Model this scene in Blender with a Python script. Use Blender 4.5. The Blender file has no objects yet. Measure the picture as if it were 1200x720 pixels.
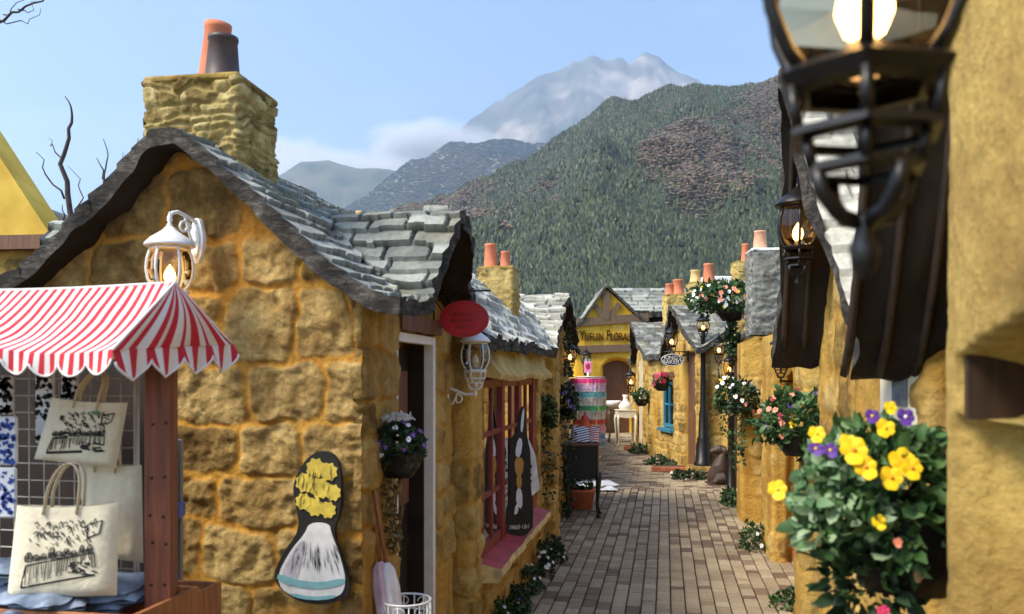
import bpy, math, random
import numpy as np
from mathutils import Vector, Matrix

S = bpy.context.scene
R = math.radians
H = 1.6            # eye height
# ------------------------------------------------------------------ camera
cam_d = bpy.data.cameras.new('camera'); cam = bpy.data.objects.new('camera', cam_d)
S.collection.objects.link(cam); S.camera = cam
cam.location = (0, 0, H); cam.rotation_euler = (R(90), 0, 0)
cam_d.sensor_width = 36; cam_d.lens = 30; cam_d.shift_y = 80/1200
cam_d.clip_start = .05; cam_d.clip_end = 40000
cam_d.dof.use_dof = True; cam_d.dof.focus_distance = 8.0; cam_d.dof.aperture_fstop = 4.5
# ------------------------------------------------------------------ sky + sun
SUN_EL, SUN_AZ = R(48), R(-118)          # azimuth clockwise from +Y (the viewing direction)
w = bpy.data.worlds.new('World'); S.world = w; w.use_nodes = True
nt = w.node_tree; bg = nt.nodes['Background']
sky = nt.nodes.new('ShaderNodeTexSky'); sky.sky_type = 'NISHITA'; sky.sun_disc = False
sky.sun_elevation = SUN_EL; sky.sun_rotation = SUN_AZ
sky.air_density = 1.0; sky.dust_density = .5; sky.ozone_density = 2.2
# thin high cloud veil mixed into the sky itself
tc = nt.nodes.new('ShaderNodeTexCoord'); mp = nt.nodes.new('ShaderNodeMapping')
mp.inputs['Scale'].default_value = (1.2, 1.2, 4.5)
nz = nt.nodes.new('ShaderNodeTexNoise'); nz.inputs['Scale'].default_value = 2.3; nz.inputs['Detail'].default_value = 7
rp = nt.nodes.new('ShaderNodeMapRange'); rp.inputs['From Min'].default_value = .48; rp.inputs['From Max'].default_value = .8
rp.inputs['To Max'].default_value = .22
mx = nt.nodes.new('ShaderNodeMix'); mx.data_type = 'RGBA'
nt.links.new(tc.outputs['Generated'], mp.inputs[0]); nt.links.new(mp.outputs[0], nz.inputs['Vector'])
nt.links.new(nz.outputs[0], rp.inputs[0]); nt.links.new(rp.outputs[0], mx.inputs[0])
nt.links.new(sky.outputs[0], mx.inputs[6]); mx.inputs[7].default_value = (6.5, 7.2, 8.2, 1)
nt.links.new(mx.outputs[2], bg.inputs[0]); bg.inputs[1].default_value = .12
sd = bpy.data.lights.new('sun', 'SUN'); sun = bpy.data.objects.new('sun', sd); S.collection.objects.link(sun)
sd.energy = 3.5; sd.angle = R(22); sd.color = (1, .91, .76)
sv = Vector((math.sin(SUN_AZ)*math.cos(SUN_EL), math.cos(SUN_AZ)*math.cos(SUN_EL), math.sin(SUN_EL)))
sun.rotation_euler = sv.to_track_quat('Z', 'Y').to_euler(); sun.location = (0, 0, 30)
S.view_settings.view_transform = 'Standard'; S.view_settings.look = 'None'
S.view_settings.exposure = 1.22; S.view_settings.gamma = 1
S.cycles.volume_bounces = 2; S.cycles.max_bounces = 8

# ------------------------------------------------------------------ helpers: objects
def tag(o, label=None, cat=None, group=None, kind=None):
    if label: o['label'] = label
    if cat: o['category'] = cat
    if group: o['group'] = group
    if kind: o['kind'] = kind
    return o
def empty(name, loc=(0, 0, 0), rz=0, label=None, cat=None, group=None):
    o = bpy.data.objects.new(name, None); S.collection.objects.link(o)
    o.location = loc; o.rotation_euler = (0, 0, rz); o.empty_display_size = .05
    return tag(o, label, cat, group)
def copy_tree(o, parent=None):
    c = o.copy(); S.collection.objects.link(c)
    if parent: c.parent = parent
    for ch in [k for k in S.objects if k.parent == o]: copy_tree(ch, c)
    return c
def W(px, py, Y):
    "point seen at photo pixel (px, py) standing Y metres down the lane"
    return Vector(((px-600)/1000*Y, Y, H+(440-py)/1000*Y))

# ------------------------------------------------------------------ helpers: noise
def _h(i, j, k, seed):
    n = (i.astype(np.int64)*374761393 + j.astype(np.int64)*668265263 + k.astype(np.int64)*2147483647*3 + seed*974634777) & 0xffffffff
    n = ((n ^ (n >> 13))*1274126177) & 0xffffffff
    n = ((n ^ (n >> 16))*2246822519) & 0xffffffff
    return ((n ^ (n >> 15)) & 0xffff)/65535.0
def noise(x, y, z=0., seed=0):
    x, y, z = np.broadcast_arrays(np.asarray(x, float), np.asarray(y, float), np.asarray(z, float))
    i, j, k = np.floor(x), np.floor(y), np.floor(z)
    fx, fy, fz = x-i, y-j, z-k
    fx = fx*fx*(3-2*fx); fy = fy*fy*(3-2*fy); fz = fz*fz*(3-2*fz)
    r = 0
    for a in (0, 1):
        for b in (0, 1):
            for c in (0, 1):
                r = r + _h(i+a, j+b, k+c, seed)*(fx if a else 1-fx)*(fy if b else 1-fy)*(fz if c else 1-fz)
    return r*2-1
def fbm(x, y, z=0., seed=0, o=4):
    r, a, f = 0, .5, 1
    for q in range(o):
        r = r + a*noise(np.asarray(x)*f, np.asarray(y)*f, np.asarray(z)*f, seed+q*17); a *= .5; f *= 2.03
    return r
def sstep(a, b, x):
    t = np.clip((x-a)/(b-a), 0, 1); return t*t*(3-2*t)

# ------------------------------------------------------------------ helpers: materials
MATS = {}
def N(nt, t, **kw):
    n = nt.nodes.new('ShaderNode'+t)
    for k, v in kw.items():
        if k in n.inputs: n.inputs[k].default_value = v
        else: setattr(n, k, v)
    return n
def ramp(nt, stops):
    n = nt.nodes.new('ShaderNodeValToRGB'); e = n.color_ramp.elements
    while len(e) < len(stops): e.new(.5)
    for q, (p, c) in enumerate(stops): e[q].position = p; e[q].color = (*c, 1)
    return n
def mixc(nt, fac, a, b, mode='MIX'):
    m = nt.nodes.new('ShaderNodeMix'); m.data_type = 'RGBA'; m.blend_type = mode
    for sock, v in ((0, fac), (6, a), (7, b)):
        if isinstance(v, bpy.types.NodeSocket): nt.links.new(v, m.inputs[sock])
        elif sock == 0: m.inputs[0].default_value = v
        else: m.inputs[sock].default_value = (*v, 1)
    return m.outputs[2]
def newmat(name):
    m = bpy.data.materials.new(name); m.use_nodes = True
    return m, m.node_tree, m.node_tree.nodes['Principled BSDF']
def bump(nt, bs, height, strength=.4, dist=.01):
    b = N(nt, 'Bump'); b.inputs['Strength'].default_value = strength; b.inputs['Distance'].default_value = dist
    nt.links.new(height, b.inputs['Height']); nt.links.new(b.outputs[0], bs.inputs['Normal'])
def plain(name, col, rough=.6, var=.25, scale=12, metal=0, bmp=.15, col2=None, spec=.4):
    "a painted / plain surface with noise in colour and relief"
    if name in MATS: return MATS[name]
    m, nt, bs = newmat(name)
    tc = N(nt, 'TexCoord'); n = N(nt, 'TexNoise', Scale=scale, Detail=6.0)
    nt.links.new(tc.outputs['Object'], n.inputs['Vector'])
    c2 = col2 or tuple(min(1, c*(1+var)) for c in col); c1 = tuple(c*(1-var) for c in col)
    r = ramp(nt, [(.3, c1), (.7, c2)]); nt.links.new(n.outputs[0], r.inputs[0])
    nt.links.new(r.outputs[0], bs.inputs['Base Color'])
    bs.inputs['Roughness'].default_value = rough; bs.inputs['Metallic'].default_value = metal
    bs.inputs['Specular IOR Level'].default_value = spec
    if bmp: bump(nt, bs, n.outputs[0], bmp)
    MATS[name] = m; return m
def wood(name, col, scale=8, rough=.6):
    if name in MATS: return MATS[name]
    m, nt, bs = newmat(name)
    tc = N(nt, 'TexCoord'); mp = N(nt, 'Mapping'); mp.inputs['Scale'].default_value = (scale*4, scale*4, scale*.35)
    n = N(nt, 'TexNoise', Scale=1.5, Detail=8.0, Distortion=.6)
    nt.links.new(tc.outputs['Object'], mp.inputs[0]); nt.links.new(mp.outputs[0], n.inputs['Vector'])
    r = ramp(nt, [(.3, tuple(c*.55 for c in col)), (.55, col), (.8, tuple(min(1, c*1.35) for c in col))])
    nt.links.new(n.outputs[0], r.inputs[0]); nt.links.new(r.outputs[0], bs.inputs['Base Color'])
    bs.inputs['Roughness'].default_value = rough; bump(nt, bs, n.outputs[0], .3, .004)
    MATS[name] = m; return m
def stone_mat(name, s1, s2, s3, mort, mort2, scale=1.0, streak=.6):
    "masonry: the mesh carries which bit is mortar and a number for every stone"
    m, nt, bs = newmat(name)
    am = N(nt, 'Attribute', attribute_name='mortar'); ar = N(nt, 'Attribute', attribute_name='rnd')
    tc = N(nt, 'TexCoord')
    n1 = N(nt, 'TexNoise', Scale=9.0*scale, Detail=8.0, Roughness=.65); n2 = N(nt, 'TexNoise', Scale=2.2*scale, Detail=4.0)
    n3 = N(nt, 'TexNoise', Scale=45.0*scale, Detail=6.0, Roughness=.7)
    for n in (n1, n2, n3): nt.links.new(tc.outputs['Object'], n.inputs['Vector'])
    rs = ramp(nt, [(.3, s1), (.5, s2), (.72, s3)])
    ad = N(nt, 'Math', operation='MULTIPLY_ADD'); ad.inputs[1].default_value = .34; 
    nt.links.new(ar.outputs['Fac'], ad.inputs[0]); nt.links.new(n1.outputs[0], ad.inputs[2])
    sb = N(nt, 'Math', operation='SUBTRACT'); nt.links.new(ad.outputs[0], sb.inputs[0]); sb.inputs[1].default_value = .17
    nt.links.new(sb.outputs[0], rs.inputs[0])
    rm = ramp(nt, [(.35, mort), (.68, mort2)]); nt.links.new(n2.outputs[0], rm.inputs[0])
    c = mixc(nt, am.outputs['Fac'], rs.outputs[0], rm.outputs[0])
    # lichen / grime blotches
    rb = ramp(nt, [(.55, (0, 0, 0)), (.75, (1, 1, 1))]); nt.links.new(n2.outputs[0], rb.inputs[0])
    rg = ramp(nt, [(.35, (.60, .56, .50)), (.6, (1.05, 1.05, 1.05))]); nt.links.new(n3.outputs[0], rg.inputs[0])
    c = mixc(nt, .55, c, rg.outputs[0], 'MULTIPLY')
    # rain streaks and old stains running down the face
    mp = N(nt, 'Mapping'); mp.inputs['Scale'].default_value = (7*scale, 7*scale, .9*scale); n5 = N(nt, 'TexNoise', Scale=1.0, Detail=6.0, Roughness=.6)
    nt.links.new(tc.outputs['Object'], mp.inputs[0]); nt.links.new(mp.outputs[0], n5.inputs['Vector'])
    r5 = ramp(nt, [(.34, (.52, .45, .36)), (.5, (.98, .97, .94)), (.7, (1.15, 1.13, 1.05))]); nt.links.new(n5.outputs[0], r5.inputs[0])
    c = mixc(nt, streak, c, r5.outputs[0], 'MULTIPLY')
    nt.links.new(c, bs.inputs['Base Color']); bs.inputs['Roughness'].default_value = .9
    bs.inputs['Specular IOR Level'].default_value = .2
    mh = N(nt, 'Math', operation='ADD'); nt.links.new(n1.outputs[0], mh.inputs[0]); nt.links.new(n3.outputs[0], mh.inputs[1])
    bump(nt, bs, mh.outputs[0], .8, .014)
    MATS[name] = m; return m
def slate_mat(name, c1, c2, c3):
    m, nt, bs = newmat(name)
    ar = N(nt, 'Attribute', attribute_name='rnd'); ag = N(nt, 'Attribute', attribute_name='mortar')
    tc = N(nt, 'TexCoord'); n1 = N(nt, 'TexNoise', Scale=7.0, Detail=9.0, Roughness=.7); n2 = N(nt, 'TexNoise', Scale=40.0, Detail=5.0, Roughness=.7)
    for n in (n1, n2): nt.links.new(tc.outputs['Object'], n.inputs['Vector'])
    ad = N(nt, 'Math', operation='MULTIPLY_ADD'); ad.inputs[1].default_value = .5
    nt.links.new(ar.outputs['Fac'], ad.inputs[0]); nt.links.new(n1.outputs[0], ad.inputs[2])
    sb = N(nt, 'Math', operation='SUBTRACT'); nt.links.new(ad.outputs[0], sb.inputs[0]); sb.inputs[1].default_value = .25
    r = ramp(nt, [(.25, c1), (.5, c2), (.72, c3)]); nt.links.new(sb.outputs[0], r.inputs[0])
    # ochre lichen patches
    n4 = N(nt, 'TexNoise', Scale=3.1, Detail=6.0); nt.links.new(tc.outputs['Object'], n4.inputs['Vector'])
    r4 = ramp(nt, [(.55, (0, 0, 0)), (.7, (.6, .6, .6))]); nt.links.new(n4.outputs[0], r4.inputs[0])
    c = mixc(nt, r4.outputs[0], r.outputs[0], (.33, .29, .17))
    c = mixc(nt, ag.outputs['Fac'], c, (.045, .042, .038))
    rg = ramp(nt, [(.3, (.5, .5, .5)), (.6, (1, 1, 1))]); nt.links.new(n2.outputs[0], rg.inputs[0])
    c = mixc(nt, .6, c, rg.outputs[0], 'MULTIPLY')
    nt.links.new(c, bs.inputs['Base Color']); bs.inputs['Roughness'].default_value = .75
    mh = N(nt, 'Math', operation='ADD'); nt.links.new(n1.outputs[0], mh.inputs[0]); nt.links.new(n2.outputs[0], mh.inputs[1])
    bump(nt, bs, mh.outputs[0], .5, .008)
    MATS[name] = m; return m
def leaf_mat(name, c1, c2, c3, trans=.25):
    m, nt, bs = newmat(name)
    ar = N(nt, 'Attribute', attribute_name='rnd')
    r = ramp(nt, [(0, c1), (.6, c2), (1, c3)]); nt.links.new(ar.outputs['Fac'], r.inputs[0])
    nt.links.new(r.outputs[0], bs.inputs['Base Color']); bs.inputs['Roughness'].default_value = .55
    tr = N(nt, 'BsdfTranslucent'); nt.links.new(r.outputs[0], tr.inputs[0])
    ms = N(nt, 'MixShader'); ms.inputs[0].default_value = trans
    nt.links.new(bs.outputs[0], ms.inputs[1]); nt.links.new(tr.outputs[0], ms.inputs[2])
    nt.links.new(ms.outputs[0], nt.nodes['Material Output'].inputs[0])
    MATS[name] = m; return m
def emit_mat(name, col, st):
    m, nt, bs = newmat(name)
    bs.inputs['Base Color'].default_value = (*col, 1); bs.inputs['Emission Color'].default_value = (*col, 1)
    bs.inputs['Emission Strength'].default_value = st
    MATS[name] = m; return m
def glass_mat(name, tint=(.95, .97, 1), refl=1.0):
    m, nt, bs = newmat(name)
    t = N(nt, 'BsdfTransparent'); t.inputs[0].default_value = (*tint, 1)
    g = N(nt, 'BsdfGlossy'); g.inputs['Roughness'].default_value = .03
    f = N(nt, 'Fresnel'); f.inputs[0].default_value = 1.5
    mu = N(nt, 'Math', operation='MULTIPLY'); mu.inputs[1].default_value = refl; nt.links.new(f.outputs[0], mu.inputs[0])
    ms = N(nt, 'MixShader'); nt.links.new(mu.outputs[0], ms.inputs[0])
    nt.links.new(t.outputs[0], ms.inputs[1]); nt.links.new(g.outputs[0], ms.inputs[2])
    nt.links.new(ms.outputs[0], nt.nodes['Material Output'].inputs[0])
    MATS[name] = m; return m

# ------------------------------------------------------------------ helpers: meshes
def mesh_np(name, V, F, mats, parent=None, attrs=None, midx=None, smooth=True, loc=None):
    me = bpy.data.meshes.new(name)
    V = np.asarray(V, np.float32); F = np.asarray(F, np.int32)
    k = F.shape[1]
    me.vertices.add(len(V)); me.vertices.foreach_set('co', V.ravel())
    me.loops.add(F.size); me.loops.foreach_set('vertex_index', F.ravel())
    me.polygons.add(len(F)); me.polygons.foreach_set('loop_start', np.arange(0, F.size, k, dtype=np.int32))
    me.polygons.foreach_set('loop_total', np.full(len(F), k, np.int32))
    for m in (mats if isinstance(mats, (list, tuple)) else [mats]): me.materials.append(m)
    if midx is not None: me.polygons.foreach_set('material_index', np.asarray(midx, np.int32))
    me.polygons.foreach_set('use_smooth', np.full(len(F), smooth, bool))
    for a, v in (attrs or {}).items():
        at = me.attributes.new(a, 'FLOAT', 'POINT'); at.data.foreach_set('value', np.asarray(v, np.float32).ravel())
    me.update(calc_edges=True); me.validate()
    o = bpy.data.objects.new(name, me); S.collection.objects.link(o)
    if parent: o.parent = parent
    if loc is not None: o.location = loc
    return o
class MB:
    def __init__(s): s.v, s.f, s.m, s.sm = [], [], [], []
    def add(s, vs, fs, mi=0, smooth=False, M=None):
        b = len(s.v)
        s.v += [tuple(M @ Vector(p)) if M is not None else tuple(p) for p in vs]
        for f in fs: s.f.append(tuple(b+i for i in f)); s.m.append(mi); s.sm.append(smooth)
    def box(s, c, d, mi=0, M=None, bev=0.0):
        x, y, z = d[0]/2, d[1]/2, d[2]/2
        if bev <= 0:
            vs = [(c[0]+a*x, c[1]+b*y, c[2]+e*z) for a in (-1, 1) for b in (-1, 1) for e in (-1, 1)]
            s.add(vs, [(0, 1, 3, 2), (4, 6, 7, 5), (0, 4, 5, 1), (2, 3, 7, 6), (0, 2, 6, 4), (1, 5, 7, 3)], mi, False, M)
        else:
            vs = []; idx = {}
            for a in (-1, 1):
                for b in (-1, 1):
                    for e in (-1, 1):
                        for ax in range(3):
                            p = [a*x, b*y, e*z]
                            for q in range(3):
                                if q != ax: p[q] -= (a, b, e)[q]*bev
                            idx[a, b, e, ax] = len(vs); vs.append((c[0]+p[0], c[1]+p[1], c[2]+p[2]))
            fs = []
            for ax in range(3):
                o = [q for q in range(3) if q != ax]
                for sg in (-1, 1):
                    k = []
                    for (p, q) in ((-1, -1), (1, -1), (1, 1), (-1, 1)):
                        t = [0, 0, 0]; t[ax] = sg; t[o[0]] = p; t[o[1]] = q; k.append(idx[t[0], t[1], t[2], ax])
                    flip = (sg == 1) == (ax == 1)
                    fs.append(tuple(k[::-1] if flip else k))
            for ax in range(3):
                o = [q for q in range(3) if q != ax]
                for p in (-1, 1):
                    for q in (-1, 1):
                        t = [0, 0, 0]; t[o[0]] = p; t[o[1]] = q
                        lo = list(t); lo[ax] = -1; hi = list(t); hi[ax] = 1
                        fs.append((idx[(*lo, o[0])], idx[(*hi, o[0])], idx[(*hi, o[1])], idx[(*lo, o[1])]))
            for a in (-1, 1):
                for b in (-1, 1):
                    for e in (-1, 1): fs.append((idx[a, b, e, 0], idx[a, b, e, 1], idx[a, b, e, 2]))
            s.add(vs, fs, mi, False, M)
    def tube(s, pts, r, n=8, mi=0, cap=True, M=None, flat=1.0):
        pts = [Vector(p) for p in pts]; k = len(pts)
        rr = r if isinstance(r, (list, tuple)) else [r]*k
        t0 = (pts[1]-pts[0]).normalized(); up = Vector((0, 0, 1)) if abs(t0.z) < .9 else Vector((1, 0, 0))
        a = t0.cross(up).normalized(); vs = []
        for i, p in enumerate(pts):
            t = (pts[min(i+1, k-1)]-pts[max(i-1, 0)])
            if t.length < 1e-9: t = t0
            t.normalize(); a = (a - t*a.dot(t)); a.normalize(); b = t.cross(a)
            for j in range(n):
                th = 2*math.pi*j/n; vs.append(p + a*math.cos(th)*rr[i] + b*math.sin(th)*rr[i]*flat)
        fs = [(i*n+j, i*n+(j+1) % n, (i+1)*n+(j+1) % n, (i+1)*n+j) for i in range(k-1) for j in range(n)]
        if cap: fs += [tuple(range(n))[::-1], tuple((k-1)*n+j for j in range(n))]
        s.add(vs, fs, mi, True, M)
    def lathe(s, prof, n=20, mi=0, c=(0, 0, 0), M=None, smooth=True, cap=False):
        vs = [(c[0]+r*math.cos(2*math.pi*j/n), c[1]+r*math.sin(2*math.pi*j/n), c[2]+z) for r, z in prof for j in range(n)]
        k = len(prof)
        fs = [(i*n+j, i*n+(j+1) % n, (i+1)*n+(j+1) % n, (i+1)*n+j) for i in range(k-1) for j in range(n)]
        if cap: fs += [tuple(range(n))[::-1], tuple((k-1)*n+j for j in range(n))]
        s.add(vs, fs, mi, smooth, M)
    def prism(s, poly, d0, d1, plane='xz', mi=0, M=None):
        "poly extruded between d0 and d1 along the third axis"
        n = len(poly)
        def P(p, d): return (p[0], d, p[1]) if plane == 'xz' else ((d, p[0], p[1]) if plane == 'yz' else (p[0], p[1], d))
        vs = [P(p, d0) for p in poly]+[P(p, d1) for p in poly]
        s.add(vs, [tuple(range(n)), tuple(range(2*n-1, n-1, -1))]+[(i, n+i, n+(i+1) % n, (i+1) % n) for i in range(n)], mi, False, M)
    def build(s, name, mats, parent=None, loc=None, rot=None):
        me = bpy.data.meshes.new(name); me.from_pydata(s.v, [], s.f)
        for m in (mats if isinstance(mats, (list, tuple)) else [mats]): me.materials.append(m)
        me.polygons.foreach_set('material_index', s.m); me.polygons.foreach_set('use_smooth', s.sm)
        me.update()
        o = bpy.data.objects.new(name, me); S.collection.objects.link(o)
        if parent: o.parent = parent
        if loc is not None: o.location = loc
        if rot is not None: o.rotation_euler = rot
        return o
def text_mesh(name, txt, size, mat, parent, M, extrude=.002, small=None, align='CENTER'):
    cu = bpy.data.curves.new(name, 'FONT'); cu.body = txt; cu.size = size; cu.extrude = extrude
    cu.align_x = align; cu.align_y = 'CENTER'
    if small:
        cu.small_caps_scale = small
        for i, ch in enumerate(txt):
            if ch.islower(): cu.body_format[i].use_small_caps = True
    t = bpy.data.objects.new(name+'_tmp', cu); S.collection.objects.link(t)
    dg = bpy.context.evaluated_depsgraph_get(); dg.update()
    me = bpy.data.meshes.new_from_object(t.evaluated_get(dg))
    bpy.data.objects.remove(t); me.materials.clear(); me.materials.append(mat); me.transform(M)
    o = bpy.data.objects.new(name, me); S.collection.objects.link(o); o.parent = parent
    return o

# ------------------------------------------------------------------ helpers: masonry and roofs
def stones(a, z, rowh, wd, seed):
    "irregular coursed stones: distance to the joint and a number per stone"
    rs = random.Random(seed); d = np.full(a.shape, 9.); rnd = np.zeros(a.shape)
    y = z.min()-.3; top = z.max()+.1; lo, hi = a.min()-1, a.max()+1
    while y < top:
        h = rs.uniform(*rowh); m = (z >= y) & (z < y+h)
        if m.any():
            ed = [lo-rs.uniform(0, wd[1])]
            while ed[-1] < hi: ed.append(ed[-1]+rs.uniform(*wd))
            ed = np.array(ed); am = a[m]; i = np.searchsorted(ed, am)-1
            i = np.clip(i, 0, len(ed)-2)
            dx = np.minimum(am-ed[i], ed[i+1]-am); dz = np.minimum(z[m]-y, y+h-z[m])
            q = .045*min(1, h/.15); cx = np.maximum(q-dx, 0); cz = np.maximum(q-dz, 0)
            d[m] = np.where((cx > 0) & (cz > 0), q-np.hypot(cx, cz), np.minimum(dx, dz))
            tab = np.array([rs.random() for _ in ed]); rnd[m] = tab[i]
        y += h
    return d, rnd
STY = {
 'cottage': dict(rowh=(.18, .30), wd=(.20, .44), mw=.012, cover=.27, amp=.008, rough=.024, warp=.05, ridge=.009),
 'plaster': dict(rowh=(.14, .24), wd=(.18, .4), mw=.02, cover=.62, amp=.013, rough=.017, warp=.06),
 'golden': dict(rowh=(.13, .24), wd=(.18, .42), mw=.014, cover=.3, amp=.014, rough=.018, warp=.05),
 'near': dict(rowh=(.2, .4), wd=(.2, .5), mw=.012, cover=.8, amp=.006, rough=.013, warp=.05),
 'ledge': dict(rowh=(.025, .06), wd=(.045, .16), mw=.005, cover=.25, amp=.013, rough=.020, warp=.075, ridge=.008),
}
def wall(name, path, z0, topfn, side, style, mat, openings=(), res=.015, parent=None, seed=1, close=False, fil=.03):
    st = STY[style]
    P = [np.array(p, float) for p in path]
    if close: P.append(P[0])
    arc = np.concatenate([[0], np.cumsum([np.linalg.norm(P[i+1]-P[i]) for i in range(len(P)-1)])])
    na = max(3, int(arc[-1]/res)); a = np.linspace(0, arc[-1], na)
    X = np.interp(a, arc, [p[0] for p in P]); Y = np.interp(a, arc, [p[1] for p in P])
    k = max(1, int(fil/res))
    def sm(v):
        if close:
            vv = np.concatenate([v[-k-1:-1], v, v[1:k+1]])
        else: vv = np.concatenate([2*v[0]-v[1:k+1][::-1], v, 2*v[-1]-v[-k-1:-1][::-1]])
        return np.convolve(vv, np.ones(2*k+1)/(2*k+1), 'valid')
    X, Y = sm(X), sm(Y); tx, ty = np.gradient(X), np.gradient(Y)
    if close:
        tx[0] = tx[-1] = X[1]-X[-2]; ty[0] = ty[-1] = Y[1]-Y[-2]
    l = np.hypot(tx, ty)+1e-9; tx /= l; ty /= l
    nx, ny = (ty, -tx) if side == 'right' else (-ty, tx)
    top = np.array([topfn(x, y) for x, y in zip(X, Y)])
    nzr = max(3, int((top.max()-z0)/res)); t = np.linspace(0, 1, nzr)
    A, T = np.meshgrid(a, t, indexing='ij'); Z = z0+T*(top[:, None]-z0)
    wp = st['warp']
    aw = A+wp*fbm(A*3, Z*3, 0, seed)+wp*.3*noise(A*14, Z*14, 0, seed+9); zw = Z+wp*fbm(A*3, Z*3, 5, seed+3)+wp*.3*noise(A*14, Z*14, 3, seed+5)
    d, rnd = stones(aw, zw, st['rowh'], st['wd'], seed)
    mw = st['mw']*(1+.6*noise(A*5, Z*5, 2, seed))
    face = sstep(mw*.5, mw*1.5, d)
    cov = sstep(-.12, .12, fbm(A*2.2, Z*2.2, 7, seed+4)+(st['cover']-.5)*1.1) if st['cover'] > 0 else 0
    vis = face*(1-cov)
    xyzn = (X[:, None]*1+0*Z, Y[:, None]+0*Z, Z)
    D = st['amp']*(face*(1-.65*cov)) + st['rough']*fbm(xyzn[0]*16, xyzn[1]*16, xyzn[2]*16, seed, 5)*(.35+.9*vis) + .012*fbm(A*1.3, Z*1.3, 1, seed+8, 2) + .5*st['amp']*(rnd-.5)*vis
    if 'ridge' in st: D = D + st['ridge']*(.5-np.abs(fbm(xyzn[0]*9, xyzn[1]*9, xyzn[2]*12, seed+31, 4))*2.2)*(.25+.75*vis)
    for op in openings:
        (p0, p1, oz0, oz1, dep) = op[:5]; rd = op[5] if len(op) > 5 else 0
        i0 = np.argmin((X-p0[0])**2+(Y-p0[1])**2); i1 = np.argmin((X-p1[0])**2+(Y-p1[1])**2)
        a0, a1 = sorted((a[i0], a[i1])); e = res*.8
        ztop = oz1-(rd*(np.abs(A-(a0+a1)/2)/((a1-a0)/2+1e-6))**2.5 if rd else 0)
        m = sstep(a0-e, a0+e, A)*sstep(-a1-e, -a1+e, -A)*sstep(oz0-e, oz0+e, Z)*sstep(-ztop-e, -ztop+e, -Z)
        D = D*(1-m)+m*(-dep+.2*D); vis = vis*(1-m)
    V = np.stack([X[:, None]+nx[:, None]*D, Y[:, None]+ny[:, None]*D, Z], -1).reshape(-1, 3)
    I = np.arange(na*nzr).reshape(na, nzr)
    F = np.stack([I[:-1, :-1], I[1:, :-1], I[1:, 1:], I[:-1, 1:]], -1).reshape(-1, 4)
    if side == 'left': F = F[:, ::-1]
    return mesh_np(name, V, F, mat, parent, {'mortar': 1-vis, 'rnd': rnd})
class Frame:
    def __init__(s, O, d, inland):
        l = math.hypot(*d); s.O = np.array(O, float); s.es = np.array(d)/l
        s.eu = np.array((-s.es[1], s.es[0])) if inland == 'left' else np.array((s.es[1], -s.es[0]))
        s.inl = inland
    def xy(s, u, v): return s.O[0]+u*s.eu[0]+v*s.es[0], s.O[1]+u*s.eu[1]+v*s.es[1]
    def uv(s, x, y):
        dx, dy = x-s.O[0], y-s.O[1]
        return dx*s.eu[0]+dy*s.eu[1], dx*s.es[0]+dy*s.es[1]
def profile(pts):
    xs = np.array([p[0] for p in pts], float); zs = np.array([p[1] for p in pts], float)
    X = np.linspace(xs[0], xs[-1], 400); Z = np.interp(X, xs, zs)
    k = 9; Zp = np.pad(Z, k, mode='edge'); Zp[:k] = Z[0]-(Z[1]-Z[0])*np.arange(k, 0, -1); Zp[-k:] = Z[-1]+(Z[-1]-Z[-2])*np.arange(1, k+1)
    Z = np.convolve(Zp, np.ones(2*k+1)/(2*k+1), 'valid')
    ap = X[np.argmax(Z)]; ds = np.hypot(np.gradient(X), np.gradient(Z)); L = np.cumsum(ds); L = np.abs(L-np.interp(ap, X, L))
    f = lambda x: np.interp(x, X, Z)
    g = lambda x: np.interp(x, X, L)
    f.ap = ap
    return f, g
class Roof:
    "main gable along the lane plus an optional cross gable facing it"
    def __init__(s, main, cross=None, k=.05):
        s.m, s.gm = profile(main); s.c = None; s.k = k
        if cross: s.c, s.gc = profile(cross)
    def z(s, u, v):
        a = s.m(u)
        if s.c is None: return a
        b = s.c(v); h = np.clip(.5+.5*(b-a)/s.k, 0, 1)
        return a+(b-a)*h+s.k*h*(1-h)
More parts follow.
